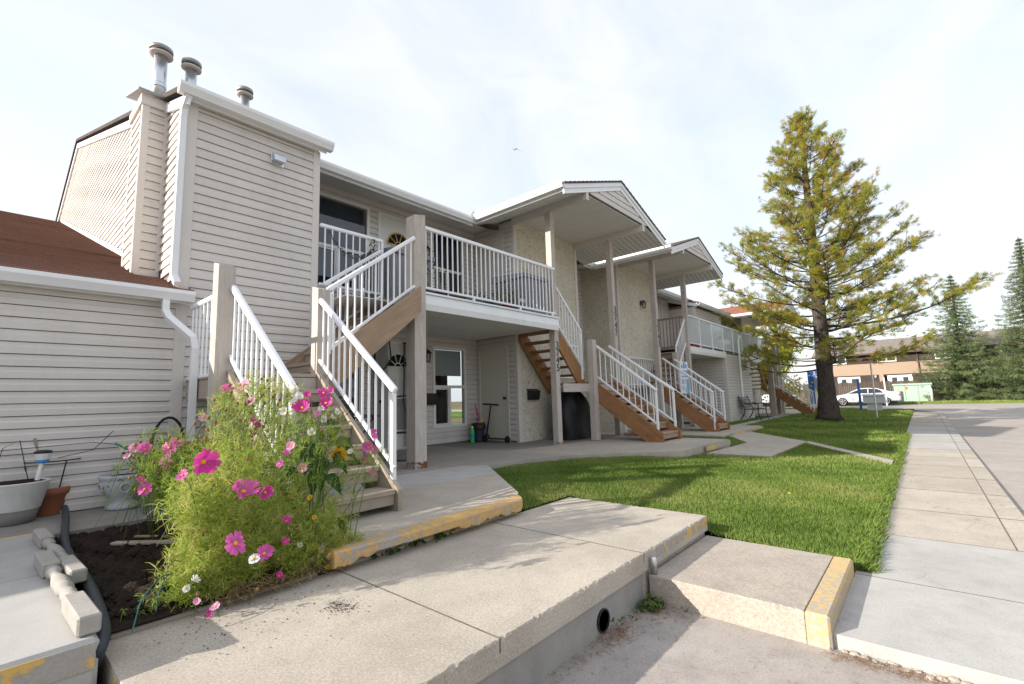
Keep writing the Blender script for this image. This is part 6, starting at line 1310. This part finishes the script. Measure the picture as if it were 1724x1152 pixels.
# cars
CARW = pmat('white_car_paint', (.78, .79, .80), .01, 1, 5, .18, .6, bmp=0); CARG = pmat('car_glass', (.02, .025, .03), .1, 1, 5, .05, .7, bmp=0); TYRE = pmat('tyre_rubber', (.02, .02, .02), .2, 10, 60, .8, .2); RIM = pmat('alloy_rim', (.5, .51, .52), .1, 5, 30, .3, .5, .8); TAIL = pmat('red_tail_lamp', (.5, .02, .03), .1, 5, 20, .25, .5, bmp=0); HEADL = pmat('clear_head_lamp', (.55, .57, .58), .1, 5, 20, .15, .6, bmp=0); DTRIM = pmat('dark_car_trim', (.03, .03, .033), .1, 5, 20, .5, .3)
def car(label, M, st, glass, wheels, r, W, head, tail, mat=CARW):
    """st: stations (x, zlow, zbelt, zroof, half width belt, half width roof); M maps local x=forward"""
    t = thing('parked_car', M.translation, label, 'car'); V = []; F = []; n = 10
    for (x, zl, zb, zr, wb, wr) in st:
        V += [(x, s*w, z) for s, lst in ((1, ((wb*.9, zl), (wb, zl+.12), (wb*1.0, (zl+zb)/2+.05), (wb*.96, zb), (wr, zr))), (-1, ((wr, zr), (wb*.96, zb), (wb*1.0, (zl+zb)/2+.05), (wb, zl+.12), (wb*.9, zl)))) for w, z in lst]
    for i in range(len(st)-1):
        for k in range(n): F.append([i*n+k, i*n+(k+1) % n, (i+1)*n+(k+1) % n, (i+1)*n+k])
    F += [list(range(n))[::-1], [(len(st)-1)*n+k for k in range(n)]]; b = MB().add(V, F).build('body', mat, t, True, M=M)
    me = b.data; 
    for pts in glass:
        for s in (1, -1):
            gb = MB(); gb.prism([(x, s*(w+.006), z) for x, w, z in pts], (0, -.01*s, 0)); gb.build('side_window', CARG, t, M=M)
    for x in wheels:
        for s in (1, -1):
            Mw = M @ T(x, s*(W-.09), r) @ Matrix.Rotation(R_(90), 4, 'X')
            wh = MB().lathe([(r*.68, -.11), (r*.95, -.11), (r, -.06), (r, .06), (r*.95, .11), (r*.68, .11)], seg=24, M=Mw).build('wheel', TYRE, t, True); MB().lathe([(0, -.095), (r*.66, -.10), (r*.7, 0), (r*.66, .10), (0, .095)], seg=20, M=Mw).build('rim_disc', DTRIM, wh)
            sp_ = MB()
            for k in range(5):
                a = k*1.2566; c_, s_ = math.cos(a), math.sin(a); sp_.add([Mw @ Vector((c_*q-s_*h, s_*q+c_*h, z)) for z in (-.112, .112) for q, h in ((.03, -.05), (r*.66, -.035), (r*.66, .035), (.03, .05))], [(0, 1, 2, 3), (4, 7, 6, 5), (0, 4, 5, 1), (2, 6, 7, 3)])
            sp_.tube([Mw @ Vector((r*.67*math.cos(a), r*.67*math.sin(a), .105)) for a in np.linspace(0, 6.28, 20)], .025, 5); sp_.tube([Mw @ Vector((r*.67*math.cos(a), r*.67*math.sin(a), -.105)) for a in np.linspace(0, 6.28, 20)], .025, 5); sp_.build('rim', RIM, wh)
    for nm, lst, m_ in (('headlight', head, HEADL), ('taillight', tail, TAIL)):
        for s in (1, -1): MB().box(lst[0], lst[1], *sorted((s*lst[2], s*lst[3])), lst[4], lst[5]).build(nm, m_, t, M=M)
    MB().box(st[0][0]+.25, st[-1][0]-.25, -W+.08, W-.08, .16, .34).build('underbody', DTRIM, t, M=M); return t
sed = [(-2.38, .42, .80, .84, .60, .50), (-2.30, .34, .92, .98, .80, .66), (-2.0, .30, .98, 1.08, .88, .70), (-1.62, .28, 1.0, 1.13, .90, .68), (-.9, .26, .98, 1.38, .91, .58), (-.3, .26, .96, 1.43, .91, .56), (.25, .26, .95, 1.40, .91, .57), (.75, .26, .94, 1.20, .91, .64), (1.15, .26, .90, .98, .91, .74), (1.7, .28, .82, .87, .90, .72), (2.15, .32, .72, .77, .84, .62), (2.36, .40, .60, .64, .66, .5)]
gl_s = [[(-1.45, .745, 1.05), (-.92, .66, 1.33), (-.35, .635, 1.38), (-.35, .87, 1.0), (-1.3, .86, 1.02)], [(-.28, .635, 1.38), (.2, .64, 1.35), (.75, .72, 1.12), (.98, .82, .98), (-.28, .87, 1.0)]]
Mc = T(48.9, 3.75, -.445) @ RZ(R_(92)); car('white four-door sedan parked across the side street', Mc, sed, gl_s, (-1.4, 1.42), .34, .92, (1.95, 2.28, .55, .80, .62, .74), (-2.36, -2.05, .55, .80, .74, .90))
suv = [(-2.5, .5, 1.0, 1.05, .75, .62), (-2.42, .4, 1.05, 1.70, .90, .70), (-2.0, .36, 1.06, 1.80, .93, .72), (-.5, .34, 1.05, 1.83, .94, .72), (.35, .34, 1.04, 1.78, .94, .72), (.85, .34, 1.02, 1.40, .94, .76), (1.15, .34, 1.02, 1.12, .93, .82), (1.9, .36, .98, 1.04, .92, .8), (2.35, .42, .88, .93, .86, .7), (2.5, .5, .7, .75, .7, .6)]
gl_v = [[(-2.25, .86, 1.12), (-2.15, .78, 1.66), (-1.3, .76, 1.72), (-1.3, .90, 1.1)], [(-1.2, .76, 1.72), (-.4, .76, 1.74), (-.4, .905, 1.1), (-1.2, .905, 1.1)], [(-.3, .76, 1.74), (.3, .765, 1.70), (.85, .86, 1.2), (.9, .90, 1.1), (-.3, .905, 1.1)]]
car('white van parked beyond the far wooden staircase', T(48.4, 10.9, -.445) @ RZ(R_(-91)), suv, gl_v, (-1.55, 1.5), .36, .95, (2.2, 2.45, .5, .8, .75, .95), (-2.50, -2.36, .6, .88, .85, 1.25))
# transformer box
c = Vector((52.9, .7, -.33)); tf = thing('transformer_box', c, 'pale green electrical transformer cabinet on the verge', 'utility box'); PG = pmat('pale_green_paint', (.33, .44, .36), .05, 1, 10, .5, .3); box('cabinet', c.x-.6, c.x+.8, c.y-1.25, c.y+1.2, -.30, 1.12, PG, tf, .03); MB().prism([(c.x-.68, c.y-1.32, 1.12), (c.x+.88, c.y-1.32, 1.12), (c.x+.88, c.y-1.32, 1.18), (c.x-.68, c.y-1.32, 1.26)], (0, 2.6, 0)).build('lid', PG, tf)
for y in (-.4, .45): box('door_seam', c.x-.612, c.x-.598, c.y+y-.02, c.y+y+.02, -.2, 1.1, pmat('dark_green_seam', (.2, .28, .22), .1, 2, 10, .6, .2), tf, .002)
box('warning_label', c.x-.606, c.x-.601, c.y+.25, c.y+.45, .75, 1.0, pmat('orange_label', (.75, .2, .03), .05, 2, 10, .5, .3), tf, .001); box('base_plinth', c.x-.7, c.x+.9, c.y-1.35, c.y+1.3, -.40, -.305, CONCN, tf)
bo_ = pmat('white_bollard_paint', (.6, .6, .56), .1, 3, 20, .6, .3)
for i, (dy, lb) in enumerate(((1.0, 'orange-stained white bollard in front of the transformer cabinet'), (-1.1, 'clean white bollard in front of the transformer cabinet'))):
    o = MB().lathe([(.09, -.33), (.09, .75), (.06, .8), (0, .81)], (c.x-1.0, c.y+dy-.1, 0), 12).build('bollard', bo_ if i else pmat('orange_bollard', (.6, .42, .22), .25, 3, 20, .6, .3), None, True); tag(o, lb, 'bollard')
# poles, letter box cluster, blue post, blue pylon sign
p = px(1477, 705, 'z', -.33); q = MB().tube([(p.x, p.y, -.36), (p.x, p.y, 2.0)], .032, 8).build('metal_pole', GALV); tag(q, 'bare grey metal pole standing on the lawn edge by sidewalk', 'pole')
p = Vector((35.6, 2.95, -.35)); o = MB().tube([(p.x, p.y, -.36), (p.x, p.y, 1.55)], .07, 8).build('blue_post', BLUEP); tag(o, 'slim blue post beside the grey letter boxes', 'post')
mbx = thing('letter_box_cluster', (35.2, 2.2, -.35), 'grey community letter box cabinet on lawn corner', 'letter box'); GB = pmat('grey_cabinet', (.52, .53, .55), .04, 2, 10, .5, .3); box('cabinet', 34.9, 35.5, 1.75, 2.75, .05, .5, GB, mbx, .02); MB().prism([(34.85, 1.7, .5), (35.55, 1.7, .5), (35.55, 1.7, .62), (34.85, 1.7, .54)], (0, 1.1, 0)).build('sloped_top', GB, mbx); box('pedestal', 35.0, 35.4, 1.9, 2.6, -.36, .048, GB, mbx)
p = Vector((40.2, 6.15, -.4)); py = thing('pylon_sign', p, 'tall narrow blue pylon sign with white base past the far stair', 'sign'); box('blue_panel', p.x-.1, p.x+.1, p.y-.25, p.y+.12, -.05, 2.35, BLUEP, py, .02); box('white_base', p.x-.22, p.x+.27, p.y-.52, p.y-.26, -.42, 1.0, VINYL, py); box('side_panel', p.x-.19, p.x+.24, p.y-.5, p.y-.26, 1.003, 2.32, pmat('pale_lilac_panel', (.25, .28, .45), .05, 2, 10, .5, .3), py); box('foot', p.x-.22, p.x+.27, p.y-.24, p.y+.12, -.42, -.055, GB, py)
p = Vector((49.6, 2.6, -.4)); o = MB().tube([(46.5, 2.2, -.45), (46.5, 2.2, 1.75)], .05, 8).build('sign_post', VINYL); tag(o, 'white sign post in front of the white sedan', 'post')
o = box('green_bin', 51.0, 51.5, 2.15, 2.75, -.33, .75, pmat('dark_green_bin', (.02, .14, .10), .1, 3, 20, .5, .3), None, .03); tag(o, 'dark green bin standing behind the white sedan', 'bin')
# gull
p = px(866, 253, 'y', 22); bd = thing('gull', p, 'small gull gliding in the sky above the canopy roof', 'bird'); s_ = .55
BIRD = pmat('bird_grey', (.30, .28, .27), .2, 10, 40, .8, .2); r_, u_ = RGT, Vector((0, 0, 1)); f_ = FWD
body = MB().tube([p-r_*.10*s_-u_*.10*s_, p-r_*.02*s_, p+r_*.1*s_+u_*.08*s_, p+r_*.2*s_+u_*.12*s_], [.02*s_, .07*s_, .06*s_, .02*s_], 8).build('body', pmat('bird_white', (.6, .58, .56), .1, 10, 40, .8, .2), bd, True)
for k, pts in enumerate(([(0, .08, 0), (.38, .34, .35), (.95, .02, .7)], [(-.02, .05, 0), (-.2, .02, -.4), (-.28, -.12, -.8)])):
    P = [p+(r_*a+u_*b+f_*c_)*s_ for a, b, c_ in pts]; ch = (f_*.1+r_*.06-u_*.03)*s_; V = [P[0]-ch*.9, P[0]+ch*.9, P[1]+ch*.7, P[2], P[1]-ch*.8]; MB().prism(V, u_*.012).build('wing', BIRD, bd)
# crumpled leaf litter on the lawn
n = 12; x = rng.uniform(5, 20, n); y = rng.uniform(.7, 2.8, n); P = np.stack([x, y, lawn_z(x, y)+.05], 1); q, _ = leafcloud(P, .02, 0, .7); tag(put('fallen_leaves', tris_mesh(q, 4, rng.uniform(.5, 1, n)), LEAFY), 'few fallen yellow leaves lying on the lawn', 'leaves', kind='stuff')
